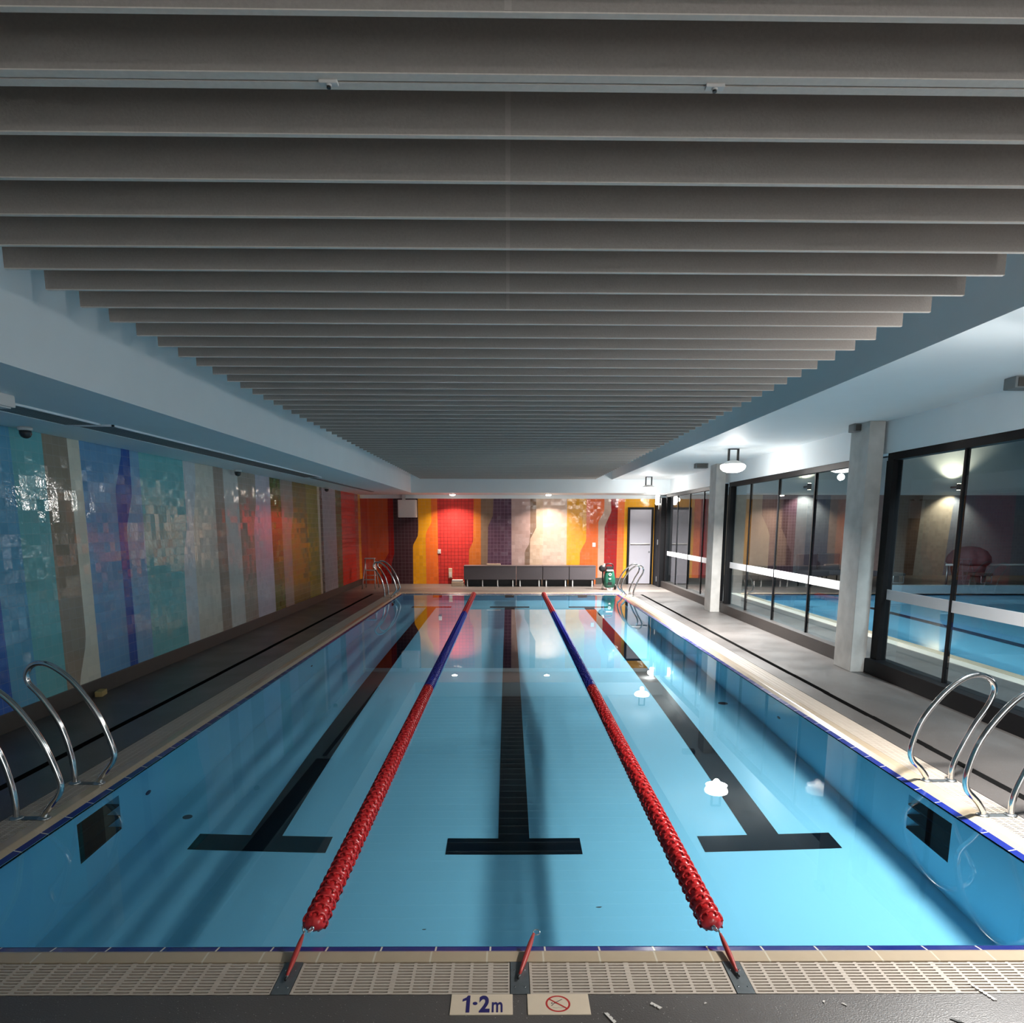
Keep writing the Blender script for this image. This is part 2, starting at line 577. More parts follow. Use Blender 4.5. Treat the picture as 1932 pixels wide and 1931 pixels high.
zs_l = [i * 2.48 / 30 for i in range(31)]
seq_left = [
    ('teal', [(2.2, 2.48), (2.2, 0)]), ('blue', [(3.6, 2.48), (3.5, 1.2), (3.7, 0)]), ('taupe', [(4.2, 2.48), (4.2, 0)]), ('blue2', [(5.25, 2.48), (5.3, 1.9), (5.05, 1.5), (5.05, 0)]),
    ('navy', [(5.62, 2.48), (5.62, 1.9), (5.81, 1.3), (5.82, 0)]),
    ('teal_blue', [(6.14, 2.48), (6.14, 0)]), ('teal', [(6.56, 2.48), (6.56, 0)]),
    ('taupe', [(6.93, 2.48), (6.93, 0.62), (6.90, 0.50), (6.76, 0.19), (6.76, 0)]),
    ('cream', [(7.12, 2.48), (7.12, 0)]),
    ('blue', [(7.88, 2.48), (7.87, 2.4), (7.70, 2.04), (7.69, 0)]),
    ('dblue', [(8.05, 2.48), (8.03, 2.0), (7.86, 1.64), (7.86, 0)]),
    ('blue2', [(8.24, 2.48), (8.22, 0)]),
    ('teal', [(9.34, 2.48), (9.34, 1.66), (9.19, 1.29), (9.16, 0.9), (9.15, 0)]),
    ('white', [(9.70, 2.48), (9.69, 2.2), (9.52, 1.63), (9.50, 0)]),
    ('offwhite', [(10.28, 2.48), (10.28, 0)]), ('taupe2', [(10.63, 2.48), (10.63, 0)]), ('light', [(11.19, 2.48), (11.2, 0)]),
    ('grey', [(11.97, 2.48), (11.95, 2.0), (11.79, 1.6), (11.79, 0)]),
    ('lilac', [(12.68, 2.48), (12.68, 0)]), ('green', [(13.26, 2.48), (13.26, 0)]), ('greybeige', [(14.0, 2.48), (14.0, 1.9), (13.8, 1.5), (13.8, 0)]),
    ('olive', [(14.93, 2.48), (14.96, 0)]), ('lime', [(15.80, 2.48), (15.80, 0)]), ('paleline', [(16.0, 2.48), (15.96, 0)]),
    ('brown', [(16.20, 2.48), (16.17, 0)]), ('lilac2', [(17.45, 2.48), (17.42, 0)]), ('green2', [(18.05, 2.48), (17.95, 0)]),
    ('red', [(19.62, 2.48), (19.58, 0)]), ('rust', [(20.05, 2.48), (20.0, 0)]), ('yellow', [(WB, 2.48), (WB, 0)]),
]
mb, mm = banded(seq_left, (-4.5, WB), zs_l, lambda u, z: (WL, u, z), 'Y')
nb = len(mm)
mb.box(WL - 0.25, WL - 0.002, -4.5, WB + 0.2, -0.1, 3.5, nb)
wall_left = structure(mb.build('wall_left', mm + [M['white_paint']]), 'left wall of glossy tiles in wavy vertical bands of blue, teal, white and green', 'wall')

zs_b = [i * 2.38 / 30 for i in range(31)]
seq_back = [
    ('redorange', [(-3.93, 2.38), (-3.93, 0)]), ('orangep', [(-3.86, 2.38), (-3.86, 0)]),
    ('dorange', [(-3.35, 2.38), (-3.36, 0.87), (-3.57, 0.51), (-3.60, 0)]), ('dred', [(-3.2, 2.38), (-3.2, 0.87), (-3.3, 0.5), (-3.3, 0)]),
    ('plum', [(-2.51, 2.38), (-2.51, 1.53), (-2.53, 1.34), (-2.67, 1.09), (-2.68, 0)]),
    ('gold', [(-2.14, 2.38), (-2.14, 1.71), (-2.28, 1.48), (-2.31, 1.34), (-2.31, 0)]), ('orange', [(-1.97, 2.38), (-1.96, 0)]),
    ('scarlet', [(-0.95, 2.38), (-0.97, 1.21), (-1.09, 0.96), (-1.11, 0)]), ('tan', [(-0.75, 2.38), (-0.76, 0)]),
    ('taupe3', [(-0.40, 2.38), (-0.42, 1.9), (-0.55, 1.63), (-0.58, 0)]), ('purple', [(0.10, 2.38), (0.11, 0)]),
    ('mauve', [(0.63, 2.38), (0.63, 1.41), (0.61, 1.14), (0.48, 0.92), (0.48, 0)]), ('brown2', [(0.79, 2.38), (0.80, 1.58), (0.63, 1.26), (0.62, 0)]),
    ('cream2', [(0.98, 2.38), (0.98, 0)]), ('cream3', [(1.66, 2.38), (1.66, 0)]),
    ('gold2', [(2.20, 2.38), (2.21, 1.22), (2.04, 0.92), (2.03, 0)]), ('orange2', [(2.70, 2.38), (2.70, 2.03), (2.54, 1.75), (2.55, 0)]),
    ('sand', [(2.87, 2.38), (2.90, 2.03), (2.72, 1.61), (2.73, 0)]), ('crimson', [(3.08, 2.38), (3.08, 0)]), ('orange3', [(3.27, 2.38), (3.27, 0)]),
    ('gold2', [(4.5, 2.38), (4.5, 0)]),
]
mb, mm = banded(seq_back, (WL, 4.5), zs_b, lambda u, z: (u, WB, z), 'X')
nb = len(mm)
mb.box(WL - 0.25, 4.5, WB + 0.002, WB + 0.25, -0.1, 3.5, nb)
mb.box(WL, 4.5, WB - 0.012, WB + 0.002, 2.38, 2.485, nb)
structure(mb.build('wall_back', mm + [M['white_paint']]), 'far wall of glossy tiles in wavy bands of orange, red, yellow, purple and cream', 'wall')
structure(box(WL - 0.25, 4.6, -4.75, -4.5, -0.1, 3.5).build('wall_front', M['white_paint']), 'plain white wall behind the viewer', 'wall')

structure(MB().box(WL, WL + 0.022, -4.5, WB, 0.001, 0.155, bev=0.004).build('baseboard_left', M['skirting']), 'dark skirting along the foot of the left tiled wall', 'baseboard')
structure(MB().box(2.5, 3.36, WB - 0.022, WB, 0.001, 0.18, bev=0.004).build('baseboard_back', M['skirting']), 'dark skirting along the foot of the far wall beside the door', 'baseboard')

# ------------------------------------------------------------------ ceiling
structure(box(WL - 0.2, -2.5, -4.7, WB + 0.2, 2.48, 3.5).build('ceiling_bulkhead', M['white_paint']), 'white dropped ceiling along the left tiled wall', 'ceiling')
structure(box(2.69, 4.45, -4.7, 18.9, 2.82, 3.5).build('ceiling_bulkhead', M['white_paint']), 'white ceiling strip over the window side deck', 'ceiling')
structure(box(-2.5, 4.45, 18.9, WB + 0.2, 2.48, 3.5).build('ceiling_bulkhead', M['white_paint']), 'white dropped ceiling over the far deck', 'ceiling')
structure(box(-2.5, 2.69, -4.7, 18.9, 3.3, 3.5).build('ceiling', M['void']), 'plain ceiling above the baffles', 'ceiling')
structure(box(4.2, 4.45, -4.7, WB + 0.1, 2.47, 2.82).build('wall_right', M['white_paint']), 'white wall strip above the windows', 'wall')

# ceiling baffles: boards hung across the recess
ys = [1.05, 1.30, 1.55, 1.810, 2.060, 2.325, 2.609, 2.896, 3.195, 3.472, 3.763, 4.049, 4.331, 4.630, 4.900]
while ys[-1] + 0.288 < 18.8:
    ys.append(ys[-1] + 0.288)
BW0, BW1, BZ0, BZ1 = -2.25, 2.265, 2.82, 3.05


def skew(x):
    return 0.0088 * x


def board(x0, x1, y0, y1, z0, z1):
    m = MB()
    n = len(m.v)
    m.v += [(x, y + skew(x), z) for z in (z0, z1) for y in (y0, y1) for x in (x0, x1)]
    for q in ((0, 2, 3, 1), (4, 5, 7, 6), (0, 1, 5, 4), (2, 6, 7, 3), (0, 4, 6, 2), (1, 3, 7, 5)):
        m.face([n + i for i in q])
    return m


ORD = ['first', 'second', 'third', 'fourth', 'fifth', 'sixth', 'seventh', 'eighth', 'ninth', 'tenth', 'eleventh', 'twelfth', 'thirteenth', 'fourteenth',
       'fifteenth', 'sixteenth', 'seventeenth', 'eighteenth', 'nineteenth', 'twentieth', 'twenty-first', 'twenty-second', 'twenty-third', 'twenty-fourth']


def make_baffle(split, double=False):
    b = empty('ceiling_baffle', (0, 0, 0))
    hz = 0.003
    if double:
        for k in (0, 1):
            board(BW0, BW1, -0.035 + 0.039 * k, -0.004 + 0.039 * k, BZ0 + hz, BZ1).build('board', M['baffle'], b)
            board(BW0, BW1, -0.035 + 0.039 * k, -0.004 + 0.039 * k, BZ0, BZ0 + hz).build('edge_strip', M['baffle_edge'], b)
        for x in (-0.461, 0.536):
            m = MB().box(x - 0.024, x + 0.024, -0.010 + skew(x), 0.010 + skew(x), BZ0 - 0.008, BZ0, bev=0.002)
            m.lathe([(0.005, -0.012), (0.008, -0.008), (0.008, -0.003)], (x, skew(x), BZ0), seg=12)
            nz = m.build('spray_nozzle', M['white_plastic'], b)
            MB().lathe([(0.0055, -0.016), (0.0055, -0.011)], (x, skew(x), BZ0), seg=12).build('nozzle_tip', M['black'], nz)
    elif split:
        board(BW0, 0.0, -0.009, 0.009, BZ0 + hz, BZ1).build('board', M['baffle'], b)
        board(0.001, BW1, -0.009, 0.009, BZ0 + hz, BZ1).build('board', M['baffle'], b)
        board(-0.008, 0.008, -0.0105, -0.009, BZ0 + hz, BZ1).build('joint_strip', M['joint_strip'], b)
        board(BW0, BW1, -0.009, 0.009, BZ0, BZ0 + hz).build('edge_strip', M['baffle_edge'], b)
    else:
        board(BW0, BW1, -0.009, 0.009, BZ0 + hz, BZ1).build('board', M['baffle'], b)
        board(BW0, BW1, -0.009, 0.009, BZ0, BZ0 + hz).build('edge_strip', M['baffle_edge'], b)
    return b


pr_split, pr_plain = None, None
for i, y in enumerate(ys):
    if i == 4:
        b = make_baffle(False, True)
        lab = 'double-edged grey ceiling baffle with two small metal nozzles'
    else:
        if i < 12:
            b = pr_split = make_baffle(True) if pr_split is None else copy_tree(pr_split)
        else:
            b = pr_plain = make_baffle(False) if pr_plain is None else copy_tree(pr_plain)
        if i < 4:
            lab = 'dark grey ceiling baffle, the %s on the near side of the double-edged one' % ORD[3 - i]
        elif i - 5 < len(ORD):
            lab = 'dark grey ceiling baffle, the %s beyond the double-edged one' % ORD[i - 5]
        else:
            lab = 'dark grey ceiling baffle in the close-packed far part of the row'
    b.location = (0, y, 0)
    tag(b, lab, 'ceiling baffle', 'grey baffles hung across the pool ceiling')

# ------------------------------------------------------------------ pool shell, deck, coping
CX0, CX1, CY0, CY1 = PX0, PX1, PY0, PY1


def ring(mb, d0, z0, d1, z1, mx=0, my=1):
    a = [(CX0 - d0, CY0 - d0, z0), (CX1 + d0, CY0 - d0, z0), (CX1 + d0, CY1 + d0, z0), (CX0 - d0, CY1 + d0, z0)]
    b = [(CX0 - d1, CY0 - d1, z1), (CX1 + d1, CY0 - d1, z1), (CX1 + d1, CY1 + d1, z1), (CX0 - d1, CY1 + d1, z1)]
    for i in range(4):
        j = (i + 1) % 4
        mb.quad(a[i], a[j], b[j], b[i], mx if i % 2 == 0 else my)


# niches for the ladder steps in the side walls: (y0, y1) and three step openings
NY0, NY1, NZ0, NZ1 = 4.06, 4.53, -0.79, -0.18
FN0, FN1 = 15.85, 16.32


def side_wall(x, s):
    """pool side wall with two step recesses cut out; s = outward direction"""
    m = MB()
    yy = [PY0, NY0, NY1, FN0, FN1, PY1]
    for i in range(5):
        if i in (1, 3):
            m.quad((x, yy[i], BZ), (x, yy[i + 1], BZ), (x, yy[i + 1], NZ0), (x, yy[i], NZ0))
            m.quad((x, yy[i], NZ1), (x, yy[i + 1], NZ1), (x, yy[i + 1], WZ + 0.005), (x, yy[i], WZ + 0.005))
        else:
            m.quad((x, yy[i], BZ), (x, yy[i + 1], BZ), (x, yy[i + 1], WZ + 0.005), (x, yy[i], WZ + 0.005))
    return m


def receiver(o):
    o.cycles.is_caustics_receiver = True
    return o


m = MB()
m.quad((PX0, PY0, BZ), (PX1, PY0, BZ), (PX1, PY1, BZ), (PX0, PY1, BZ))
m.quad((PX0, PY0, BZ), (PX1, PY0, BZ), (PX1, PY0, WZ + 0.005), (PX0, PY0, WZ + 0.005))
m.quad((PX0, PY1, BZ), (PX1, PY1, BZ), (PX1, PY1, WZ + 0.005), (PX0, PY1, WZ + 0.005))
for x, s in ((PX0, -1), (PX1, 1)):
    q = side_wall(x, s)
    n = len(m.v)
    m.v += q.v
    for f in q.f:
        m.face([n + i for i in f])
shell = receiver(structure(m.build('pool_shell', M['pool_paint']), 'pale blue painted inside of the swimming pool', 'pool'))

for x, s in ((PX0, -1), (PX1, 1)):
    for (a, b), where in (((NY0, NY1), 'near'), ((FN0, FN1), 'far')):
        e = empty('step_recess', (x, a, NZ0))
        side = 'left' if s < 0 else 'right'
        tag(e, 'dark step recess under water in the %s pool wall below the %s grab rails' % (side, where), 'step recess', 'ladder step recesses in the pool walls', kind='structure')
        d = 0.14 * s
        m = MB()
        h, wd = NZ1 - NZ0, b - a
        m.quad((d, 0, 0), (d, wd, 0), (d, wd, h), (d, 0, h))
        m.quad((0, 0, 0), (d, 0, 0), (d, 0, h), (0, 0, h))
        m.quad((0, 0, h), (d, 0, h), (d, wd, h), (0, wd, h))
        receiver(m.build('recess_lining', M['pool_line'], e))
        m = MB()
        m.quad((0, wd, 0), (d, wd, 0), (d, wd, h), (0, wd, h))
        receiver(m.build('recess_side', M['pool_paint'], e))
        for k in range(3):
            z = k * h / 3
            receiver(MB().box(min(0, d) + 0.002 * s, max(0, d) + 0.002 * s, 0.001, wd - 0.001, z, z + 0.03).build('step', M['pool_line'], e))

wat = MB()
wat.quad((PX0, PY0, WZ), (PX1, PY0, WZ), (PX1, PY1, WZ), (PX0, PY1, WZ))
wat.sm[-1] = True
wo = wat.build('pool_water', M['water'])
structure(wo, 'calm clear blue water filling the swimming pool', 'water')
wo.cycles.is_caustics_caster = True
if wo.data.polygons[0].normal.z < 0:
    wo.data.flip_normals()

# lane lines on the bottom
LX = [-1.735, 0.045, 1.845]
for lx, nm in zip(LX, ('left', 'middle', 'right')):
    m = MB()
    z0, z1 = BZ + 0.001, BZ + 0.006
    m.box(lx - 0.112, lx + 0.112, 4.86, 16.14, z0, z1)
    m.box(lx - 0.475, lx + 0.475, 4.645, 4.86, z0, z1)
    m.box(lx - 0.45, lx + 0.45, 16.14, 16.36, z0, z1)
    receiver(structure(m.build('lane_line', M['pool_line']), 'dark line with T ends on the pool floor, the %s of the three' % nm, 'lane line'))
    m = MB()
    m.box(lx - 0.11, lx + 0.11, PY1 - 0.006, PY1 - 0.001, -0.72, -0.10)
    m.box(lx - 0.22, lx + 0.22, PY1 - 0.006, PY1 - 0.001, -0.16, -0.09)
    receiver(structure(m.build('wall_target', M['pool_line']), 'dark T mark on the far pool wall at the end of the %s line' % nm, 'lane mark'))

# round inlets in the walls and floor
for i, (x, y, z, ax, lab) in enumerate((
        (PX0 + 0.004, 4.90, -0.545, 'x', 'small dark inlet in the left pool wall just beyond the step recess'),
        (PX0 + 0.004, 9.25, -0.62, 'x', 'small dark inlet halfway along the left pool wall'),
        (PX1 - 0.004, 6.83, -0.61, 'x', 'small dark inlet in the right pool wall'),
        (2.48, 8.0, BZ + 0.003, 'z', 'dark oval drain on the pool floor near the right wall'),
        (-2.41, 5.11, BZ + 0.003, 'z', 'small dark fitting on the pool floor near the left wall'))):
    m = MB()
    r = 0.055 if i == 3 else 0.035
    m.lathe([(r, -0.004), (r, 0.002), (r * 0.7, 0.004), (r * 0.3, 0.004)], axis=ax, seg=20)
    o = receiver(m.build('pool_inlet', M['dark_print'], None, (x, y, z)))
    tag(o, lab, 'pool fitting', 'small round fittings in the pool')

# coping ring and navy edge tiles
m = MB()
ring(m, 0.0, WZ + 0.003, 0.042, -0.019)
ring(m, 0.0, -0.05, 0.0, WZ + 0.004)
structure(m.build('trim_1', [M['edge_x'], M['edge_y']]), 'navy blue edge tiles at the waterline around the pool', 'edge tile')
m = MB()
ring(m, 0.042, -0.019, 0.074, -0.002)
ring(m, 0.074, -0.002, 0.080, 0.0)
ring(m, 0.080, 0.0, 0.143, 0.0)
ring(m, 0.143, 0.0, 0.143, -0.06)
structure(m.build('trim_2', [M['cop_x'], M['cop_y']]), 'beige coping tiles around the pool', 'coping')
m = MB()
ring(m, 0.143, -0.06, 0.345, -0.06, 0, 0)
ring(m, 0.345, -0.06, 0.345, 0.0, 0, 0)
structure(m.build('pool_gutter', M['gutter']), 'overflow gutter under the grates around the pool', 'gutter')

# deck
D = 0.345
m = MB()
fx0, fx1, fy0, fy1 = WL - 0.1, 4.36, -4.6, WB + 0.1
ix0, ix1, iy0, iy1 = PX0 - D, PX1 + D, PY0 - D, PY1 + D
m.quad((fx0, fy0, 0), (fx1, fy0, 0), (fx1, iy0, 0), (fx0, iy0, 0))
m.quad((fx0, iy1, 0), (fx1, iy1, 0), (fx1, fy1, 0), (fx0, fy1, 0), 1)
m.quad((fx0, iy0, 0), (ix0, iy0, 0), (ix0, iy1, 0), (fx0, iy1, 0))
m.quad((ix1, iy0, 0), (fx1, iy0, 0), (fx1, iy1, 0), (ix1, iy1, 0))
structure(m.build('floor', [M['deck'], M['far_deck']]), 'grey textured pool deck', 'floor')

for x, y0, y1, lab in ((-3.29, 2.6, 17.4, 'narrow black slot drain in the deck along the left tiled wall'), (3.25, 2.6, 17.3, 'narrow black slot drain in the deck along the windows')):
    m = MB()
    yy = y0
    while yy < y1:
        ln = min(0.9, y1 - yy)
        a = random.uniform(-0.004, 0.004)
        m.box(x - 0.03 + a, x + 0.03 + a, yy, yy + ln, -0.02, 0.0025)
        yy += ln
    structure(m.build('slot_drain', M['slot']), lab, 'drain')


def grate_x(x0, x1, y0, y1):
    m = MB()
    n = 11
    p = (y1 - y0) / n
    for i in range(n):
        m.box(x0, x1, y0 + i * p + 0.002, y0 + (i + 1) * p - 0.0065, -0.014, -0.001)
    k = max(1, round((x1 - x0) / 0.074))
    for i in range(k + 1):
        x = x0 + (x1 - x0) * i / k
        wd = 0.006 if i % 5 else 0.010
        m.box(max(x0, x - wd), min(x1, x + wd), y0 + 0.002, y1 - 0.002, -0.018, -0.0015)
    return m


def grate_y(x0, x1, y0, y1):
    m = MB()
    n = round((y1 - y0) / 0.0185)
    p = (y1 - y0) / n
    for i in range(n):
        m.box(x0, x1, y0 + i * p + 0.002, y0 + (i + 1) * p - 0.0055, -0.014, -0.001)
    for i in range(5):
        x = x0 + (x1 - x0) * i / 4
        m.box(max(x0, x - 0.007), min(x1, x + 0.007), y0, y1, -0.018, -0.0015)
    return m


ga, gb = 0.147, 0.341
GY0, GY1 = PY0 - gb, PY0 - ga
plates = [(-0.868, -0.800), (0.010, 0.082), (0.843, 0.911)]
edges = [PX0 - gb] + [v for p in plates for v in p] + [PX1 + gb]
for k, lab in enumerate(('beige slotted overflow grate at the near pool end, left of the left steel plate',
                         'beige slotted overflow grate between the left and middle steel plates',
                         'beige slotted overflow grate between the middle and right steel plates',
                         'beige slotted overflow grate at the near pool end, right of the right steel plate')):
    o = grate_x(edges[2 * k] + 0.002, edges[2 * k + 1] - 0.002, GY0, GY1).build('overflow_grate', M['grate'])
    tag(o, lab, 'grate', 'overflow grates around the pool')
o = grate_y(PX0 - gb, PX0 - ga, PY0 - ga + 0.002, PY1 + ga - 0.002).build('overflow_grate', M['grate'])
tag(o, 'long beige overflow grate along the left side of the pool', 'grate', 'overflow grates around the pool')
o = grate_y(PX1 + ga, PX1 + gb, PY0 - ga + 0.002, PY1 + ga - 0.002).build('overflow_grate', M['grate'])
tag(o, 'long beige overflow grate along the window side of the pool', 'grate', 'overflow grates around the pool')
o = grate_x(PX0 - gb, PX1 + gb, PY1 + ga, PY1 + gb).build('overflow_grate', M['grate'])
tag(o, 'beige overflow grate along the far end of the pool', 'grate', 'overflow grates around the pool')

# ------------------------------------------------------------------ anchor plates, straps, lane ropes
for (x0, x1), nm in zip(plates, ('left', 'middle', 'right')):
    e = empty('anchor_plate', ((x0 + x1) / 2, (GY0 + GY1) / 2, 0))
    hw, hl = (x1 - x0) / 2 - 0.001, (GY1 - GY0) / 2
    MB().box(-hw, hw, -hl, hl, -0.012, 0.0015, bev=0.001).build('plate', M['plate'], e)
    for sx in (-1, 1):
        MB().lathe([(0.004, 0.001), (0.004, 0.003), (0.002, 0.0035)], (sx * hw * 0.55, hl * 0.45, 0), seg=10).build('bolt', M['steel'], e)
        MB().lathe([(0.004, 0.001), (0.004, 0.003), (0.002, 0.0035)], (sx * hw * 0.55, -hl * 0.6, 0), seg=10).build('bolt', M['steel'], e)
    tag(e, 'grey steel plate set in the near grate, the %s of the three' % nm, 'plate', 'steel anchor plates in the near grate')


def hook(mb, p, q, r=0.006):
    mb.tube([p, q], r * 0.45, 8)


def strap(foot, top, lab, hk):
    e = empty('tension_strap', foot)
    f, t = Vector((0, 0, 0)), Vector(top) - Vector(foot)
    n = 9
    pts = [f.lerp(t, k / (n - 1)) for k in range(n)]
    rad = [0.005, 0.0065, 0.009, 0.0105, 0.011, 0.0105, 0.010, 0.008, 0.0055]
    MB().tube(pts, rad, 14).build('sleeve', M['red_strap'], e)
    d = t.normalized()
    m = MB().tube([-d * 0.022 + Vector((0, 0, 0.001)), d * 0.004], 0.0042, 10)
    m.build('eye_end', M['black'], e)
    m = MB().lathe([(0.0055, -0.004), (0.0055, 0.004)], (0, 0, 0), seg=10)
    m.build('collar', M['steel'], e)
    m = MB()
    if hk:     # open ring
        c = t + d * 0.010 + Vector((0.009, 0, 0))
        m.tube([c + Vector((math.cos(a) * 0.014, math.sin(a) * 0.010, math.sin(a) * 0.006)) for a in [2 * math.pi * k / 16 for k in range(16)]], 0.0022, 8, closed=True)
    else:
        m.tube([t - d * 0.01, t + d * 0.022], 0.004, 8)
        m.tube([t + d * 0.02 + Vector((-0.004, 0, 0)), t + d * 0.045 + Vector((-0.014, 0.0, 0.006))], 0.003, 8)
    m.build('end_hook', M['dull_steel'], e)
    return tag(e, lab, 'strap', 'red tension straps at the near pool edge')


strap((-0.834, 2.462, 0.010), (-0.838, 2.700, 0.034), 'red lane rope strap hooked to the left lane rope', False)
strap((0.045, 2.468, 0.010), (0.108, 2.712, 0.030), 'loose red strap with an empty ring on the middle plate', True)
strap((0.877, 2.480, 0.010), (0.876, 2.702, 0.034), 'red lane rope strap hooked to the right lane rope', False)


def disc_mb():
    m = MB()
    lob = lambda a: 1 + 0.06 * math.cos(8 * a)
    m.lathe([(0.012, -0.034), (0.024, -0.032), (0.039, -0.024), (0.046, -0.012), (0.046, 0.004), (0.034, 0.020), (0.018, 0.026)], axis='y', seg=24, mod=lob)
    m.tube([(math.cos(a) * 0.052, 0.006 + 0.005 * math.cos(8 * a), math.sin(a) * 0.052) for a in [2 * math.pi * k / 32 for k in range(32)]], 0.0052, 6, closed=True)
    for k in range(8):
        a = 2 * math.pi * (k + 0.5) / 8
        c, s_ = math.cos(a), math.sin(a)
        n = len(m.v)
        t = 0.004
        for y in (-0.016, 0.010):
            for (r, sg) in ((0.030, -1), (0.030, 1), (0.054, 1), (0.054, -1)):
                m.v.append((c * r - s_ * t * sg, y, s_ * r + c * t * sg))
        for q in ((0, 1, 2, 3), (7, 6, 5, 4), (0, 4, 5, 1), (1, 5, 6, 2), (2, 6, 7, 3), (3, 7, 4, 0)):
            m.face([n + i for i in q])
    return m


disc_red = disc_mb().mesh('float_disc', M['red_float'])
disc_blue = disc_mb().mesh('float_disc', M['blue_float'])
SP = 0.0705
for rx, hx, lab in ((-0.838, -0.838, 'lane rope of red and blue floats, left of the middle line'), (0.887, 0.874, 'lane rope of red and blue floats, right of the middle line')):
    e = empty('lane_rope', (rx, 2.84, WZ))
    tag(e, lab, 'lane rope', 'floating lane ropes')
    zz = 0.012
    MB().tube([(0, -0.02, zz), (0, PY1 - 2.84 - 0.01, zz)], 0.004, 8).build('cable', M['dull_steel'], e)
    m = MB()
    m.tube([(0, 0.012, zz), (0, -0.020, zz + 0.004)], [0.010, 0.008], 12)
    m.tube([(0.0, -0.02, zz + 0.004), (0.004, -0.035, zz + 0.010), (-0.004, -0.047, zz + 0.012), (-0.004, -0.060, zz + 0.016), (0.003, -0.066, zz + 0.02)], 0.0035, 8)
    m.tube([(math.cos(a) * 0.008, -0.036 + math.sin(a) * 0.012, zz + 0.010) for a in [2 * math.pi * k / 14 for k in range(14)]], 0.0025, 8, closed=True)
    m.build('end_hook', M['steel'], e)
    k = 0
    rest = MB()
    y = 0.035
    while y < PY1 - 2.84 - 0.03:
        Y = 2.84 + y
        red = Y < 7.36 or Y > 13.67
        if k < 100:
            o = bpy.data.objects.new('float_disc', disc_red if red else disc_blue)
            o.parent = e
            o.location = (0, y, zz)
            o.rotation_euler = (0, random.uniform(0, 0.8), 0)
            if not red:
                o['label'] = 'blue float disc'
            COL.objects.link(o)
        else:
            q = disc_mb()
            n = len(rest.v)
            rest.v += [(a, b + y, c + zz) for a, b, c in q.v]
            for f, s_ in zip(q.f, q.sm):
                rest.face([n + i for i in f], 0 if not red else 1, s_)
        k += 1
        y += SP
    o = rest.build('float_discs', [M['blue_float'], M['red_float']], e)
    tag(o, kind='stuff')

# ------------------------------------------------------------------ depth marker tiles
def text_mesh(txt, size, offset, mats, name):
    cu = bpy.data.curves.new('t', 'FONT')
    cu.body = txt
    cu.size = size
    cu.offset = offset
    cu.extrude = 0.0006
    o = bpy.data.objects.new('t', cu)
    COL.objects.link(o)
    dg = bpy.context.evaluated_depsgraph_get()
    me = bpy.data.meshes.new_from_object(o.evaluated_get(dg))
    bpy.data.objects.remove(o)
    bpy.data.curves.remove(cu)
    me.name = name
    me.materials.clear()
    me.materials.append(mats)
    xs = [v.co.x for v in me.vertices]
    yv = [v.co.y for v in me.vertices]
    return me, (min(xs), max(xs), min(yv), max(yv))


def place_text(txt, x0, x1, y0, y1, z, parent, offset=0.0):
    me, bb = text_mesh(txt, 0.1, offset, M['navy'], 'lettering')
    sx, sy = (x1 - x0) / (bb[1] - bb[0]), (y1 - y0) / (bb[3] - bb[2])
    for v in me.vertices:
        v.co = Vector((x0 + (v.co.x - bb[0]) * sx, y0 + (v.co.y - bb[2]) * sy, z + v.co.z))
    o = bpy.data.objects.new('lettering', me)
    o.parent = parent
    COL.objects.link(o)
    return o


e = empty('depth_marker', (-0.0925, 2.3115, 0))
tag(e, 'cream deck tile reading 1·2m in navy lettering', 'sign tile')
MB().box(-0.111, 0.111, -0.0545, 0.0545, -0.006, 0.003, bev=0.0015).build('tile', M['sign_tile'], e)
z = 0.0032
m = MB().prism([(-0.055, -0.045), (-0.042, -0.045), (-0.042, 0.046), (-0.051, 0.046), (-0.056, 0.036), (-0.069, 0.026), (-0.069, 0.013), (-0.055, 0.021)], lambda u, v, d: (u, v, d), z, z + 0.0006)
m.build('lettering', M['navy'], e)
place_text('2', -0.009, 0.029, -0.045, 0.046, z, e, 0.0035)
place_text('m', 0.037, 0.075, -0.044, 0.010, z, e, 0.0015)
MB().lathe([(0.0085, 0), (0.0085, 0.0006)], (-0.0235, 0.003, z), seg=20).build('lettering', M['navy'], e)

e = empty('no_diving_marker', (0.1825, 2.3125, 0))
tag(e, 'cream deck tile with a red crossed-out diver symbol', 'sign tile')
MB().box(-0.111, 0.111, -0.0555, 0.0545, -0.006, 0.003, bev=0.0015).build('tile', M['sign_tile'], e)
m = MB()
cx = -0.002
for k in range(40):
    a0, a1 = 2 * math.pi * k / 40, 2 * math.pi * (k + 1) / 40
    for r in (1,):
        q = [(cx + math.cos(a) * rr_, math.sin(a) * rr_, z) for a, rr_ in ((a0, 0.0375), (a0, 0.0445), (a1, 0.0445), (a1, 0.0375))]
        m.quad(*q)
d = Vector((math.cos(-0.7), math.sin(-0.7), 0))
p = Vector((-d.y, d.x, 0)) * 0.0028
m.quad(*[tuple(Vector((cx, 0, z + 0.0004)) + v) for v in (d * 0.039 + p, -d * 0.039 + p, -d * 0.039 - p, d * 0.039 - p)])
m.build('prohibition_ring', M['red_print'], e)
m = MB()
for a, b, wd in (((-0.012, 0.004), (0.017, 0.024), 0.0013), ((-0.012, 0.004), (-0.024, -0.012), 0.0013), ((-0.012, 0.004), (0.012, -0.006), 0.0012)):
    a, b = Vector((cx + a[0], a[1], z + 0.0002)), Vector((cx + b[0], b[1], z + 0.0002))
    dd = (b - a).normalized()
    p = Vector((-dd.y, dd.x, 0)) * wd
    m.quad(tuple(a + p), tuple(b + p), tuple(b - p), tuple(a - p))
m.lathe([(0.003, 0), (0.003, 0.0004)], (cx - 0.0215, 0.003, z), seg=14)
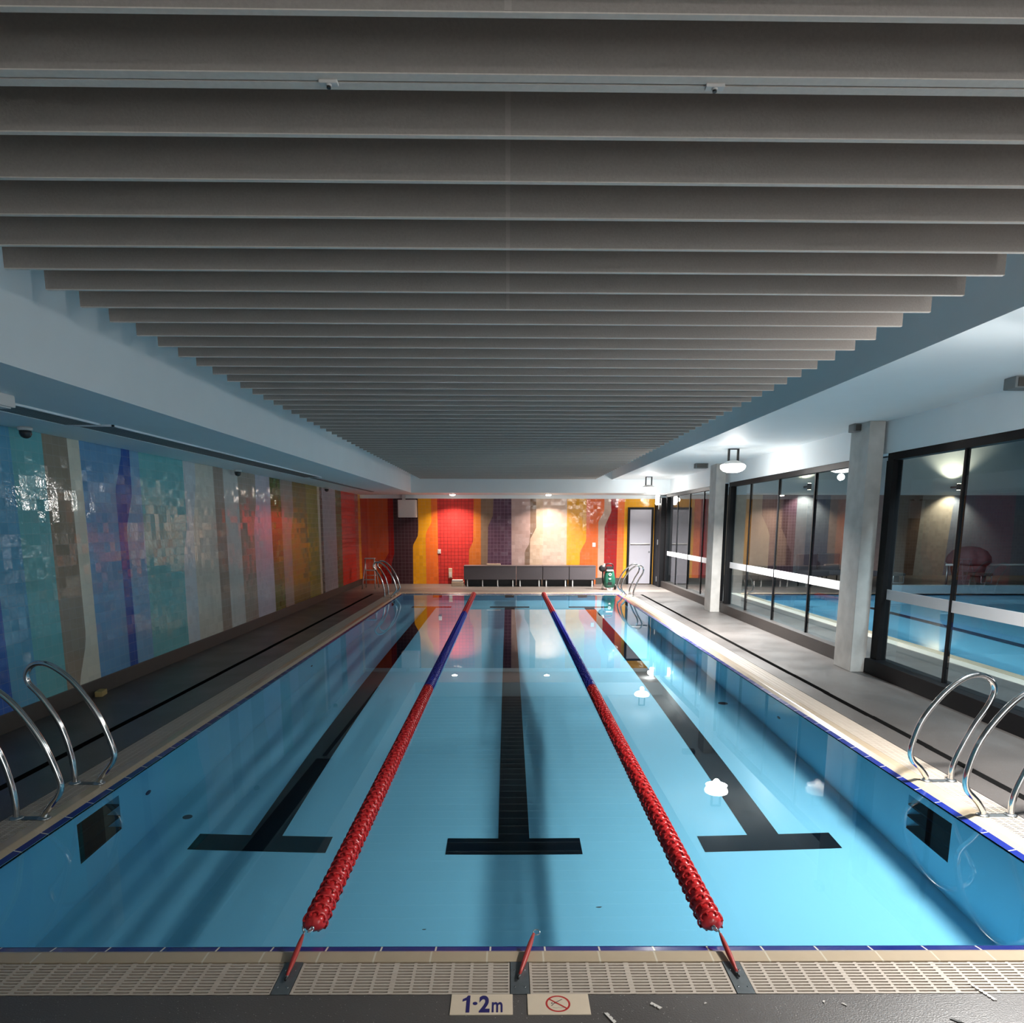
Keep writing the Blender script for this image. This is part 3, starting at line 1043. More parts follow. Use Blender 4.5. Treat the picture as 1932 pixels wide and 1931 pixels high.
m.build('diver_symbol', M['dark_print'], e)
m = MB()
for k in range(10):
    x = cx - 0.02 + k * 0.0042
    y = -0.021 + 0.0015 * math.sin(k * 1.6)
    y2 = -0.021 + 0.0015 * math.sin((k + 1) * 1.6)
    m.quad((x, y, z + 0.0001), (x + 0.0042, y2, z + 0.0001), (x + 0.0042, y2 - 0.0018, z + 0.0001), (x, y - 0.0018, z + 0.0001))
m.build('wave_symbol', M['grey_print'], e)

# ------------------------------------------------------------------ grab rails
def make_rail(s, x, y, prof, lab):
    """s = +1: window side, -1: tiled wall side; u runs away from the water, (u, z) profile"""
    e = empty('grab_rail', (x, y, 0))
    pts = smooth_path([(s * u, 0, zz) for u, zz in prof], 6)
    MB().tube(pts, 0.0185, 14).build('tube', M['steel'], e)
    for u in (prof[0][0], prof[-1][0]):
        MB().lathe([(0.036, -0.002), (0.036, 0.005), (0.026, 0.010), (0.020, 0.012)], (s * u, 0, 0), seg=20).build('foot_flange', M['dull_steel'], e)
    u0, u1 = sorted((s * prof[0][0], s * prof[-1][0]))
    MB().box(u0 - 0.03, u1 + 0.03, -0.024, 0.024, -0.004, 0.0025, bev=0.001).build('base_strip', M['plate'], e)
    return tag(e, lab, 'grab rail', 'chrome grab rails at the pool ladders')


PR = [(0.13, 0), (0.125, 0.03), (0.085, 0.085), (0.018, 0.155), (0.012, 0.25), (0.07, 0.43), (0.19, 0.60), (0.31, 0.70), (0.415, 0.725), (0.495, 0.685), (0.52, 0.61), (0.485, 0.51),
      (0.41, 0.38), (0.335, 0.21), (0.300, 0.10), (0.296, 0)]
PL = [(0.12, 0), (0.115, 0.03), (0.07, 0.085), (0.012, 0.165), (0.012, 0.25), (0.085, 0.465), (0.215, 0.675), (0.34, 0.785), (0.44, 0.81), (0.505, 0.77), (0.518, 0.69), (0.44, 0.59),
      (0.335, 0.395), (0.285, 0.18), (0.28, 0.05), (0.28, 0)]
make_rail(1, PX1, 4.57, PR, 'chrome grab rail on the near window side, the farther of its pair')
make_rail(1, PX1, 3.99, [(u, zz * 1.07) for u, zz in PR], 'chrome grab rail on the near window side, the one cut off by the frame')
make_rail(-1, PX0, 4.53, PL, 'chrome grab rail on the near tiled wall side, the farther of its pair')
make_rail(-1, PX0, 3.96, PL, 'chrome grab rail on the near tiled wall side, the one cut off by the frame')
make_rail(-1, PX0, 16.6, PL, 'chrome grab rail at the far left pool corner, the nearer of its pair')
make_rail(-1, PX0, 17.15, PL, 'chrome grab rail at the far left pool corner, the farther of its pair')
make_rail(1, PX1, 16.9, PR, 'chrome grab rail at the far right pool corner, the nearer of its pair')
make_rail(1, PX1, 17.45, PR, 'chrome grab rail at the far right pool corner, the farther of its pair')

# ------------------------------------------------------------------ columns and windows
for y, x0, x1, d, lab in ((8.15, 3.99, 4.165, 0.43, 'raw concrete column nearest the viewer beside the black window frame'), (13.87, 3.95, 4.13, 0.42, 'raw concrete column farther along the windows')):
    structure(MB().box(x0, x1, y, y + d, 0.0, 2.82, bev=0.006).build('concrete_column', M['concrete']), lab, 'column')


def window(n, y0, y1, mull, lab):
    e = empty('window_%d' % n, (GX, y0, 0))
    structure(e, lab, 'window')
    L = y1 - y0
    MB().box(-0.04, 0.06, 0, L, 2.39, 2.47, bev=0.004).build('head_frame', M['black_frame'], e)
    MB().box(-0.11, 0.11, 0, L, 0.0, 0.17, bev=0.006).build('sill_kerb', M['black_frame'] if n == 3 else M['kerb'], e)  # near bay's kerb takes black to carry the shade on it
    for a in (0.0, L - 0.14):
        MB().box(-0.05, 0.06, a, a + 0.14, 0.17, 2.39, bev=0.004).build('jamb', M['black_frame'], e)
    for y in mull:
        MB().box(-0.012, 0.030, y - y0 - 0.014, y - y0 + 0.014, 0.17, 2.39).build('mullion', M['black_frame'], e)
    cuts = [y0 + 0.14] + list(mull) + [y1 - 0.14]
    for a, b in zip(cuts, cuts[1:]):
        a, b = a - y0 + 0.016, b - y0 - 0.016
        MB().box(0.0, 0.012, a, b, 0.17, 2.39).build('pane', M['glass'], e)
        MB().box(-0.004, -0.0005, a, b, 0.865, 0.978).build('safety_strip', M['strip'], e)
    return e


window(1, 14.27, 19.35, (15.75, 16.95, 18.15), 'far window bay between the far column and the black door post')
window(2, 8.56, 13.88, (10.08, 11.42, 12.74), 'middle window bay between the two concrete columns')
window(3, -4.5, 8.13, (-2.86, -1.48, -0.1, 1.28, 2.66, 4.04, 5.42, 6.80), 'near window bay with a thick black frame')

# black folding frame and doors at the far right corner
e = empty('door_1', (3.72, WB - 0.03, 0))
structure(e, 'pale lilac door in the far wall at the right corner', 'door')
MB().box(-0.30, 0.30, -0.03, 0.0, 0.02, 2.09, bev=0.004).build('door_leaf', M['door'], e)
m = MB().box(-0.36, -0.30, -0.045, 0.02, 0, 2.15).box(0.30, 0.36, -0.045, 0.02, 0, 2.15).box(-0.30, 0.30, -0.045, 0.02, 2.09, 2.15)
m.build('door_frame', M['black_frame'], e)
MB().tube([(-0.27, -0.065, 1.14), (0.27, -0.065, 1.14)], 0.02, 10).build('push_bar', M['white_plastic'], e)
MB().lathe([(0.02, -0.05), (0.02, -0.03)], (0.26, 0, 0.92), axis='y', seg=12).build('latch', M['dull_steel'], e)
e = empty('door_2', (4.16, 19.85, 0))
structure(e, 'black folded door frames in the far right corner', 'door')
for k in range(3):
    MB().box(-0.07 + 0.0 * k, 0.12, -0.48 + 0.3 * k, -0.20 + 0.3 * k, 0.0, 2.38, bev=0.005).build('folded_leaf', M['black_frame'], e)
for zz in (0.2, 1.2, 2.15):
    MB().box(-0.09, -0.068, -0.21, -0.17, zz - 0.07, zz + 0.07, bev=0.004).build('hinge', M['dull_steel'], e)
e = empty('wall_lamp', (4.06, 19.55, 2.33))
tag(e, 'small glowing white lamp on the black post in the far right corner', 'wall lamp')
MB().lathe([(0.05, -0.13), (0.062, -0.11), (0.062, 0.10), (0.05, 0.12)], (-0.035, 0, 0), seg=20).build('shade', M['lamp_glow'], e)
MB().box(0.0, 0.03, -0.05, 0.05, -0.1, 0.1, bev=0.005).build('bracket', M['black'], e)

# ------------------------------------------------------------------ pendant lamps, downlights, ceiling fittings
def pendant(p, lab):
    e = empty('pendant_lamp', p)
    tag(e, lab, 'pendant lamp', 'pendant lamps over the window side deck')
    top = 2.82 - p[2]
    MB().lathe([(0.02, 0.01), (0.165, 0.012), (0.168, 0.035), (0.12, 0.055), (0.09, 0.075), (0.06, 0.085)], seg=36).build('housing', M['white_plastic'], e)
    MB().lathe([(0.02, -0.092), (0.09, -0.086), (0.145, -0.066), (0.178, -0.036), (0.187, -0.008), (0.184, 0.015), (0.166, 0.028)], seg=36).build('diffuser', M['lamp_glow'], e)
    m = MB()
    m.box(-0.082, -0.058, -0.022, 0.022, 0.06, top - 0.012)
    m.box(0.058, 0.082, -0.022, 0.022, 0.06, top - 0.012)
    m.box(-0.082, 0.082, -0.022, 0.022, top - 0.012, top)
    m.build('bracket', M['black'], e)
    return e


pendant(LAMPS[3], 'added pendant lamp behind the viewer, brightening the near end of the deck')
pendant(LAMPS[0], 'pendant lamp over the near window side deck beside the closest grab rails')
pendant(LAMPS[1], 'glowing pendant lamp with black bracket in front of the farther concrete column')
pendant(LAMPS[2], 'glowing pendant lamp nearest the far wall and lilac door')
for p, nm in zip(DOWN, ('red tiles', 'cream tiles')):
    e = empty('downlight', (p[0], p[1], 2.48))
    tag(e, 'round glowing downlight in the far ceiling above the %s' % nm, 'downlight', 'downlights over the far deck')
    MB().lathe([(0.10, 0), (0.10, -0.012), (0.085, -0.018), (0.078, -0.018)], seg=28).build('trim_ring', M['white_plastic'], e)
    MB().lathe([(0.076, -0.012), (0.072, -0.028), (0.045, -0.042), (0.01, -0.046)], seg=24).build('lens', M['down_glow'], e)

for x, y, lab in ((3.65, 13.86, 'small grey box on the white ceiling near the farther column'), (4.03, 8.42, 'small grey box on the ceiling at the top of the nearest column'), (4.0, 5.77, 'small grey box on the ceiling at the right edge of the picture')):
    e = empty('ceiling_speaker', (x, y, 2.82))
    tag(e, lab, 'ceiling box', 'small grey boxes on the ceiling')
    MB().box(-0.12, 0.12, -0.07, 0.07, -0.09, 0.0, bev=0.012).build('case', M['vent'], e)
    MB().box(-0.10, 0.10, -0.078, -0.069, -0.08, -0.012, bev=0.003).build('grille', M['skirting'], e)

for y, x, lab in ((6.15, -3.99, 'dark dome sensor at the top of the left wall above the teal tiles'), (10.95, -4.02, 'dark dome sensor at the top of the left wall above the white tiles'), (16.25, -4.02, 'dark dome sensor at the top of the left wall above the green tiles')):
    e = empty('dome_sensor', (x, y, 2.48))
    tag(e, lab, 'sensor', 'dome sensors along the left wall')
    MB().lathe([(0.055, 0.0), (0.055, -0.02), (0.045, -0.03)], seg=20).build('base', M['white_plastic'], e)
    MB().lathe([(0.046, -0.03), (0.046, -0.055), (0.036, -0.078), (0.018, -0.09), (0.004, -0.093)], seg=20).build('dome', M['sensor'], e)

e = empty('ceiling_light_box', (-3.16, 4.45, 2.48))
tag(e, 'small white box on the ceiling at the left edge of the picture', 'ceiling box')
MB().box(-0.09, 0.09, -0.22, 0.22, -0.075, 0.0, bev=0.012).build('case', M['white_plastic'], e)
MB().box(-0.07, 0.07, -0.2, 0.2, -0.082, -0.074, bev=0.003).build('lens', M['white_plastic'], e)

for (y0, y1, x0, x1), lab in (((1.0, 5.95, -3.55, -3.25), 'long dark ceiling vent over the left deck, the nearer of two'), ((6.0, 12.55, -3.50, -3.18), 'long dark ceiling vent over the left deck, the farther of two')):
    e = empty('linear_vent', ((x0 + x1) / 2, y0, 2.48))
    tag(e, lab, 'vent', 'linear vents in the left ceiling')
    hw, L = (x1 - x0) / 2, y1 - y0
    m = MB()
    m.box(-hw, -hw + 0.015, 0, L, -0.014, 0)
    m.box(hw - 0.015, hw, 0, L, -0.014, 0)
    m.box(-hw, hw, 0, 0.015, -0.014, 0)
    m.box(-hw, hw, L - 0.015, L, -0.014, 0)
    m.build('frame', M['white_paint'], e)
    m = MB()
    for k in range(6):
        x = -hw + 0.02 + k * (2 * hw - 0.04) / 6
        m.box(x, x + (2 * hw - 0.04) / 6 - 0.006, 0.015, L - 0.015, -0.010, -0.004)
    m.box(-hw + 0.015, hw - 0.015, 0.015, L - 0.015, -0.004, -0.001)
    m.build('louvre', M['vent'], e)
e = empty('linear_vent', (-3.38, 12.7, 2.48))
tag(e, 'thin dark ceiling strip beyond the two long vents on the left', 'vent', 'linear vents in the left ceiling')
MB().box(-0.04, 0.04, 0, 5.6, -0.012, 0, bev=0.003).build('strip', M['vent'], e)

# ------------------------------------------------------------------ far deck furniture
def bench(x0, x1, legs, lab):
    e = empty('storage_bench', ((x0 + x1) / 2, 19.72, 0))
    tag(e, lab, 'bench', 'dark grey benches along the far wall')
    hw = (x1 - x0) / 2 - 0.008
    MB().box(-hw, hw, -0.24, 0.24, 0.19, 0.545, bev=0.006).build('carcass', M['bench'], e)
    MB().box(-hw - 0.004, hw + 0.004, -0.25, 0.25, 0.545, 0.565, bev=0.004).build('seat_top', M['bench'], e)
    MB().box(-hw, hw, 0.10, 0.12, 0.0, 0.19).build('shade_panel', M['black'], e)  # added black panel standing in for the shade under the bench
    n = max(2, legs)
    for k in range(n):
        x = -hw + 0.09 + k * (2 * hw - 0.18) / (n - 1)
        for y in (-0.2, 0.2):
            MB().lathe([(0.022, 0.0), (0.022, 0.012), (0.016, 0.02), (0.016, 0.19)], (x, y, 0), seg=12).build('leg', M['white_plastic'], e)
    return e


bench(-1.20, 0.235, 4, 'long dark grey bench, widest of the row under the red and purple tiles')
bench(0.235, 0.95, 2, 'short dark grey bench under the brown wavy stripe, next to the long one')
bench(0.95, 1.67, 2, 'short dark grey bench under the cream tiles, second from the right end')
bench(1.67, 2.40, 2, 'short dark grey bench at the right end of the row beside the green machine')

o = MB().box(-0.19, 0.19, -0.06, 0.06, 0, 0.045, bev=0.008).build('foam_board', M['cream'], None, (-0.385, 19.66, 0.565))
tag(o, 'pale peach board lying on top of the long bench', 'board')
e = empty('step_block', (-1.37, 19.66, 0))
tag(e, 'low cream plastic block on the floor at the left end of the benches', 'block')
MB().box(-0.165, 0.165, -0.14, 0.14, 0, 0.125, bev=0.015).build('body', M['cream'], e)
MB().box(-0.155, 0.145, -0.13, 0.13, 0.125, 0.175, bev=0.015).build('lid', M['white_plastic'], e)
e = empty('wall_box', (-1.62, WB, 0.31))
tag(e, 'narrow upright cream box on the red tiles left of the benches', 'wall box')
MB().box(-0.05, 0.05, -0.08, 0.0, -0.14, 0.14, bev=0.012).build('case', M['cream'], e)
MB().box(-0.035, 0.035, -0.086, -0.079, -0.11, 0.03, bev=0.003).build('cover', M['white_plastic'], e)
for x, zz, lab in ((-1.93, 0.92, 'small white switch plate on the red tiles of the far wall'), (2.43, 1.11, 'small white switch plate on the orange tiles of the far wall')):
    e = empty('switch_plate', (x, WB, zz))
    tag(e, lab, 'switch', 'switch plates on the far wall')
    MB().box(-0.045, 0.045, -0.02, 0, -0.06, 0.06, bev=0.006).build('plate', M['white_plastic'], e)
    MB().box(-0.014, 0.014, -0.028, -0.019, -0.025, 0.025, bev=0.003).build('button', M['white_plastic'], e)
e = empty('wall_speaker', (-2.78, WB, 2.10))
tag(e, 'white box unit hung high on the dark plum tiles of the far wall', 'wall unit')
MB().box(-0.25, 0.25, -0.28, 0, -0.24, 0.24, bev=0.015).build('case', M['white_plastic'], e)
MB().box(-0.22, 0.22, -0.292, -0.279, -0.21, 0.21, bev=0.004).build('front_panel', M['white_plastic'], e)
MB().box(-0.14, -0.06, -0.18, -0.06, 0.24, 0.38, bev=0.005).build('hanger', M['white_plastic'], e)

# pressure washer
e = empty('pressure_washer', (2.64, 18.62, 0))
tag(e, 'green pressure washer with black handle standing at the right end of the benches', 'pressure washer')
m = MB()
prof = [(0.10, 0.06), (0.135, 0.10), (0.145, 0.20), (0.135, 0.34), (0.115, 0.44), (0.105, 0.49)]
bm = bmesh.new()
rings = []
for r, zz in prof:
    rings.append([bm.verts.new((max(-r, min(r, 1.25 * r * math.cos(a))), max(-r * 0.9, min(r * 0.9, 1.15 * r * math.sin(a))) - 0.03 * (zz - 0.06), zz)) for a in [2 * math.pi * k / 24 for k in range(24)]])
for a, b in zip(rings, rings[1:]):
    for k in range(24):
        bm.faces.new((a[k], a[(k + 1) % 24], b[(k + 1) % 24], b[k]))
bm.faces.new(rings[-1])
bm.faces.new(list(reversed(rings[0])))
m.add(bm, 0, True)
bm.free()
m.build('body', M['green'], e)
MB().box(-0.085, 0.085, -0.13, -0.06, 0.485, 0.52, bev=0.01).build('collar', M['white_plastic'], e)
m = MB().tube(smooth_path([(-0.10, 0.06, 0.30), (-0.10, 0.07, 0.50), (-0.09, 0.06, 0.64), (0.0, 0.05, 0.67), (0.09, 0.06, 0.64), (0.10, 0.07, 0.50), (0.10, 0.06, 0.30)], 5), 0.014, 10)
m.box(-0.085, 0.085, -0.07, 0.05, 0.515, 0.60, bev=0.02)
m.build('handle', M['black'], e)
MB().lathe([(0.03, -0.05), (0.085, -0.05), (0.085, -0.035), (0.05, -0.03), (0.05, 0.03), (0.085, 0.035), (0.085, 0.05), (0.03, 0.05)], (-0.185, 0.0, 0.55), axis='y', seg=24).build('hose_reel', M['black'], e)
MB().tube([(-0.14, -0.03, 0.50), (-0.135, -0.03, 0.68)], 0.014, 10).build('lance', M['cream'], e)
m = MB()
m.tube(smooth_path([(-0.17, 0.0, 0.47), (-0.175, -0.02, 0.3), (-0.16, -0.03, 0.15)], 5), 0.02, 8)
m.build('hose', M['black'], e)
for sx in (-1, 1):
    MB().lathe([(0.02, -0.02), (0.075, -0.022), (0.08, 0), (0.075, 0.022), (0.02, 0.02)], (sx * 0.165, 0.05, 0.08), axis='x', seg=24).build('wheel', M['white_plastic'] if sx < 0 else M['black'], e)
    MB().lathe([(0.018, 0), (0.022, 0.03), (0.018, 0.06)], (sx * 0.055, -0.10, 0), seg=12).build('foot', M['white_plastic'], e)
MB().tube([(math.cos(a) * 0.028, -0.135, 0.40 + math.sin(a) * 0.030) for a in [2 * math.pi * k / 20 for k in range(20)]], 0.010, 8, closed=True).build('dial', M['white_plastic'], e)
m = MB().prism([(-0.03, 0.31), (0.03, 0.31), (0.026, 0.285), (0.0, 0.265), (-0.026, 0.285)], lambda u, v, d: (u, d, v), -0.150, -0.142)
m.build('badge', M['white_plastic'], e)
MB().box(-0.05, 0.05, -0.148, -0.12, 0.13, 0.21, bev=0.012).build('nozzle_bay', M['black'], e)
MB().box(-0.055, 0.055, -0.24, -0.14, 0.0, 0.02, bev=0.004).build('foot_plate', M['white_plastic'], e)

# folding step ladder
e = empty('step_ladder', (-3.63, 18.9, 0))
tag(e, 'small aluminium step ladder standing at the far left corner', 'step ladder')
for sx in (-1, 1):
    MB().tube([(sx * 0.17, -0.20, 0.0), (sx * 0.115, 0.06, 0.78)], 0.016, 10).build('front_rail', M['alu'], e)
    MB().tube([(sx * 0.17, 0.34, 0.0), (sx * 0.125, 0.08, 0.72)], 0.014, 10).build('rear_leg', M['alu'], e)
for k, zz in enumerate((0.24, 0.48)):
    t = zz / 0.78
    wx = 0.17 - 0.055 * t
    yy = -0.20 + 0.26 * t
    MB().box(-wx, wx, yy - 0.03, yy + 0.09, zz - 0.012, zz + 0.012, bev=0.004).build('tread', M['alu'], e)
MB().box(-0.135, 0.135, 0.0, 0.16, 0.77, 0.80, bev=0.006).build('top_step', M['alu'], e)
MB().tube([(-0.15, 0.22, 0.33), (0.15, 0.22, 0.33)], 0.010, 8).build('brace', M['alu'], e)

# small stuff on the deck
o = MB().box(-0.035, 0.035, -0.075, 0.075, 0, 0.055, bev=0.012).build('foam_block', M['yellow'], None, (-4.055, 6.98, 0.0))
o.rotation_euler = (0, 0, 0.2)
tag(o, 'small yellow foam block at the foot of the left tiled wall', 'foam block')


def fragment(x, y, L, rz, lab, teeth=4, wd=0.010, mt='fragment'):
    poly = [(-L / 2, -wd * 0.3), (L / 2, -wd * 0.3)]
    for k in range(teeth):
        a = L / 2 - L * k / teeth
        poly += [(a - 0.15 * L / teeth, wd), (a - 0.75 * L / teeth, wd * 0.9), (a - 0.8 * L / teeth, wd * 0.35)]
    m = MB().prism(poly, lambda u, v, d: (u, v, d), 0.0, 0.003)
    o = m.build('plastic_chip', M[mt], None, (x, y, 0.001))
    o.rotation_euler = (0, 0, rz)
    return tag(o, lab, 'chip', 'broken chips on the near deck')


fragment(0.532, 2.303, 0.045, math.pi - 0.75, 'serrated pale plastic chip on the deck right of the no-diving tile', 3)
fragment(0.355, 2.238, 0.060, -1.1, 'pale plastic chip cut off by the bottom edge of the picture', 3)
fragment(1.752, 2.37, 0.095, math.pi - 1.25, 'longest serrated plastic chip lying across the edge of the near grate', 6)
fragment(1.205, 2.306, 0.020, -0.8, 'tiny pale chip on the deck right of the right steel plate', 1, 0.004)
fragment(1.140, 2.320, 0.014, 0.9, 'tiniest pale speck chip on the deck right of the right steel plate', 1, 0.005)
fragment(0.710, 2.313, 0.012, 0.4, 'tiny pale chip on the deck below the right steel plate', 1, 0.004)
o = MB().prism([(-0.02, 0), (-0.008, 0.007), (0.012, 0.006), (0.022, -0.001), (0.004, -0.006)], lambda u, v, d: (u, v, d), 0, 0.003).build('leaf_scrap', M['leaf'], None, (1.555, 2.219, 0.001))
o.rotation_euler = (0, 0, -0.5)
tag(o, 'dark leaf scrap at the bottom right on the near deck', 'leaf')
for x, y, L, lab in ((0.417, 3.02, 0.014, 'small dark leaf floating on the water in front of the middle strap'), (-0.36, 2.841, 0.009, 'tiny dark speck floating on the water near the left lane rope')):
    o = MB().prism([(-L, 0.001), (-L * 0.3, L * 0.3), (L, L * 0.35), (L * 0.5, -L * 0.1), (-L * 0.3, -L * 0.2)], lambda u, v, d: (u, v, d), 0.0005, 0.002).build('floating_leaf', M['leaf'], None, (x, y, WZ))
    tag(o, lab, 'leaf')

# ------------------------------------------------------------------ the neighbouring pool hall behind the glass
HX0, HX1, HY0, HY1 = 5.86, 15.5, 1.0, 17.6
m = MB()
a, b, c, d = 4.36, 18.0, -4.6, 24.1
m.quad((a, c, 0), (b, c, 0), (b, HY0 - D, 0), (a, HY0 - D, 0))
m.quad((a, HY1 + 0.2, 0), (b, HY1 + 0.2, 0), (b, d, 0), (a, d, 0))
m.quad((a, HY0 - D, 0), (HX0 - D, HY0 - D, 0), (HX0 - D, HY1 + 0.2, 0), (a, HY1 + 0.2, 0))
m.quad((HX1 + D, HY0 - D, 0), (b, HY0 - D, 0), (b, HY1 + 0.2, 0), (HX1 + D, HY1 + 0.2, 0))
structure(m.build('floor', M['deck']), 'deck of the neighbouring pool hall seen through the windows', 'floor')
m = MB()
m.box(HX0 - 0.143, HX0, HY0, HY1, -0.06, 0.0)
m.box(HX1, HX1 + 0.143, HY0, HY1, -0.06, 0.0)
m.box(HX0 - 0.143, HX1 + 0.143, HY0 - 0.143, HY0, -0.06, 0.0)
m.box(HX0 - 0.143, HX1 + 0.143, HY1, HY1 + 0.16, -0.06, 0.0)
structure(m.build('trim_3', M['cop_y']), 'pale coping around the neighbouring pool', 'coping')
m = MB()
m.box(HX0 - D, HX0 - 0.147, HY0 - D, HY1 + 0.2, -0.012, -0.002)
m.box(HX1 + 0.147, HX1 + D, HY0 - D, HY1 + 0.2, -0.012, -0.002)
structure(m.build('trim_4', M['grate']), 'overflow grate beside the neighbouring pool', 'grate')
m = MB()
m.quad((HX0, HY0, BZ), (HX1, HY0, BZ), (HX1, HY1, BZ), (HX0, HY1, BZ))
for q in (((HX0, HY0), (HX1, HY0)), ((HX1, HY0), (HX1, HY1)), ((HX1, HY1), (HX0, HY1)), ((HX0, HY1), (HX0, HY0))):
    m.quad((q[0][0], q[0][1], BZ), (q[1][0], q[1][1], BZ), (q[1][0], q[1][1], 0), (q[0][0], q[0][1], 0))
receiver(structure(m.build('pool_shell', M['pool_paint']), 'pale blue inside of the neighbouring pool', 'pool'))
m = MB()
m.quad((HX0, HY0, WZ), (HX1, HY0, WZ), (HX1, HY1, WZ), (HX0, HY1, WZ))
m.sm[-1] = True
o = m.build('pool_water', M['water'])
structure(o, 'blue water of the neighbouring pool behind the glass', 'water')
o.cycles.is_caustics_caster = True
if o.data.polygons[0].normal.z < 0:
    o.data.flip_normals()
for x in (8.2, 10.4, 12.6):
    m = MB().box(x - 0.11, x + 0.11, HY0 + 1.5, HY1 - 1.5, BZ + 0.001, BZ + 0.006)
    structure(receiver(m.build('lane_line', M['pool_line'])), 'dark lane line on the floor of the neighbouring pool', 'lane line')
M['hall_wall'] = mat('dim_grey_wall', (0.34, 0.42, 0.46, 1), 0.5, noise=0.06, nscale=2)
seq_h = [('mauve', [(6.6, 2.64), (6.6, 0)]), ('cream2', [(8.4, 2.64), (8.4, 2.0), (8.7, 1.4), (8.7, 0)]), ('purple', [(9.55, 2.64), (9.55, 0)]), ('greyblue', [(10.65, 2.64), (10.65, 0)]),
         ('mauve', [(11.2, 2.64), (11.2, 0)]), ('mauve', [(12.4, 2.64), (12.4, 0)]), ('brown', [(13.7, 2.64), (13.6, 0)]), ('greybeige', [(14.75, 2.64), (14.6, 0)]), ('greyblue', [(18.0, 2.64), (18.0, 0)])]
mb, mm = banded(seq_h, (4.36, 18.0), [k * 2.64 / 12 for k in range(13)], lambda u, z: (u, 24.0, z), 'X')
nb = len(mm)
mb.box(4.36, 18.2, 24.002, 24.2, 0, 4.6, nb)
structure(mb.build('wall_back', mm + [M['white_paint']]), 'banded far wall of the neighbouring pool hall', 'wall')
structure(box(17.98, 18.2, -4.6, 24.1, 0, 4.6).build('wall_right', M['hall_wall']), 'grey far side wall of the neighbouring hall', 'wall')
structure(box(4.36, 18.2, -4.8, -4.6, 0, 4.6).build('wall_front', M['hall_wall']), 'grey near wall of the neighbouring hall', 'wall')
structure(box(4.36, 18.2, -4.8, 24.2, 4.4, 4.6).build('ceiling', M['hall_wall']), 'grey ceiling of the neighbouring hall', 'ceiling')
structure(box(4.36, 4.46, -4.6, 24.1, 2.47, 4.4).build('wall_left', M['hall_wall']), 'grey wall above the windows inside the neighbouring hall', 'wall')
structure(box(4.36, 4.46, WB, 24.1, 0, 2.47).build('wall_left', M['hall_wall']), 'grey wall beyond the windows inside the neighbouring hall', 'wall')
# raised far end with starting blocks and rail
structure(box(9.3, HX1 + 0.14, HY1 + 0.005, HY1 + 0.25, 0.0, 0.20).build('pool_end_wall', M['hall_wall']), 'raised pale end wall of the neighbouring pool', 'pool end')
for k, x in enumerate((9.75, 11.95, 14.1)):
    e = empty('starting_block', (x, 17.95, 0.0))
    tag(e, ('dark starting block at the window side end of the neighbouring pool', 'dark starting block in front of the covered reel', 'dark starting block behind the right edge of the glass')[k], 'starting block', 'starting blocks of the neighbouring pool')
    MB().box(-0.22, 0.22, -0.05, 0.45, 0.42, 0.48, bev=0.01).build('platform', M['skirting'], e)
    MB().box(-0.12, 0.12, 0.06, 0.34, 0.0, 0.42, bev=0.01).build('pedestal', M['skirting'], e)
    MB().tube([(-0.13, -0.06, 0.42), (-0.13, -0.13, 0.42), (-0.13, -0.13, 0.25), (0.13, -0.13, 0.25), (0.13, -0.13, 0.42), (0.13, -0.06, 0.42)], 0.012, 8).build('grip', M['dull_steel'], e)
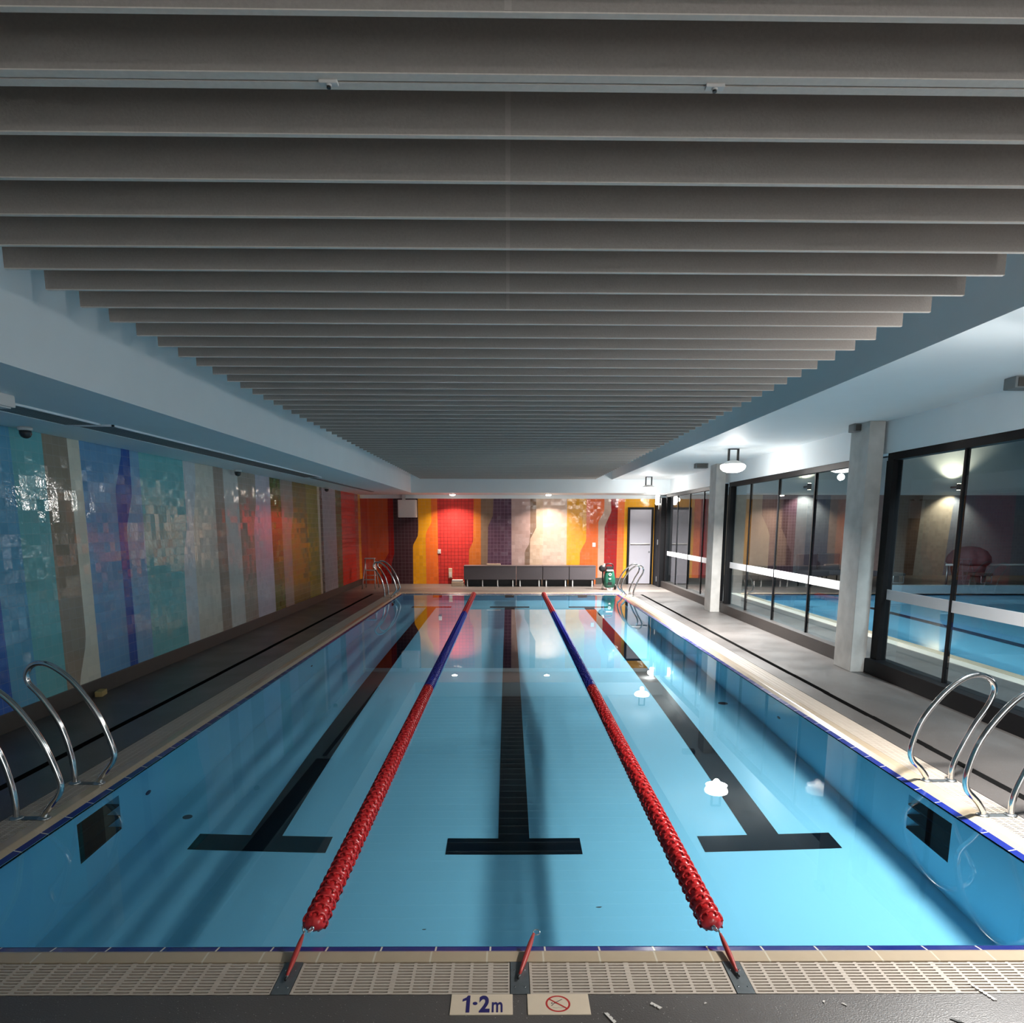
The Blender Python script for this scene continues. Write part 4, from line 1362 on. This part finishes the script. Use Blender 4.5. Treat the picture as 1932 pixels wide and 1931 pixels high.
# covered rope reel
e = empty('rope_reel', (12.35, 19.2, 0))
tag(e, 'covered rope reel, a dark reddish dome on a stand behind the near window', 'rope reel')
m = MB()
lump = lambda a: 1 + 0.06 * math.sin(5 * a) + 0.04 * math.sin(9 * a + 1)
m.lathe([(0.42, 0.62), (0.50, 0.70), (0.48, 0.85), (0.38, 1.0), (0.22, 1.09), (0.05, 1.12)], seg=36, mod=lump)
m.build('cover', M['mauve'], e)
MB().lathe([(0.28, 0.0), (0.30, 0.1), (0.40, 0.5), (0.42, 0.62)], seg=24).build('drum', M['mauve'], e)
MB().tube([(-0.6, 0, 0.62), (2.6, 0, 0.62)], 0.03, 10).build('axle', M['white_plastic'], e)
for x in (-0.55, 2.5):
    MB().tube([(x, 0, 0.0), (x, 0, 0.62)], 0.025, 10).build('stand', M['dull_steel'], e)
# chairs and a counter by the far wall of the hall
proto = None
for k, (x, y, rz) in enumerate(((8.35, 19.6, 0.3), (9.0, 20.0, -0.2), (9.75, 19.6, 0.1))):
    if proto is None:
        e = empty('lounge_chair')
        MB().box(-0.3, 0.3, -0.3, 0.3, 0.30, 0.45, bev=0.04).build('seat', M['bench'], e)
        MB().box(-0.3, 0.3, 0.22, 0.34, 0.40, 0.88, bev=0.04).build('backrest', M['bench'], e)
        for sx in (-1, 1):
            for sy in (-1, 1):
                MB().tube([(sx * 0.25, sy * 0.25, 0), (sx * 0.25, sy * 0.25, 0.3)], 0.018, 8).build('leg', M['black'], e)
        proto = e
    else:
        e = copy_tree(proto)
    e.location = (x, y, 0)
    e.rotation_euler = (0, 0, rz)
    tag(e, ('dark chair behind the middle window, nearest the beige wall band', 'dark chair behind the middle window, middle of three', 'dark chair behind the middle window, nearest the near column')[k], 'chair', 'dark chairs in the neighbouring hall')
# sconces of the hall
for x, lab in ((9.75, 'up and down wall light seen through the middle window'), (14.6, 'up and down wall light seen through the near window')):
    e = empty('wall_sconce', (x, 24.0, 2.89))
    tag(e, lab, 'wall light', 'wall lights of the neighbouring hall')
    MB().lathe([(0.06, -0.10), (0.065, -0.09), (0.065, 0.09), (0.06, 0.10)], (0, -0.4, 0), seg=20).build('body', M['black'], e)
    MB().box(-0.03, 0.03, -0.36, 0.0, -0.03, 0.03).build('arm', M['black'], e)
    MB().lathe([(0.05, -0.104), (0.05, -0.101)], (0, -0.4, 0), seg=20).build('lens', M['sconce_glow'], e)
    MB().lathe([(0.05, 0.101), (0.05, 0.104)], (0, -0.4, 0), seg=20).build('lens', M['sconce_glow'], e)
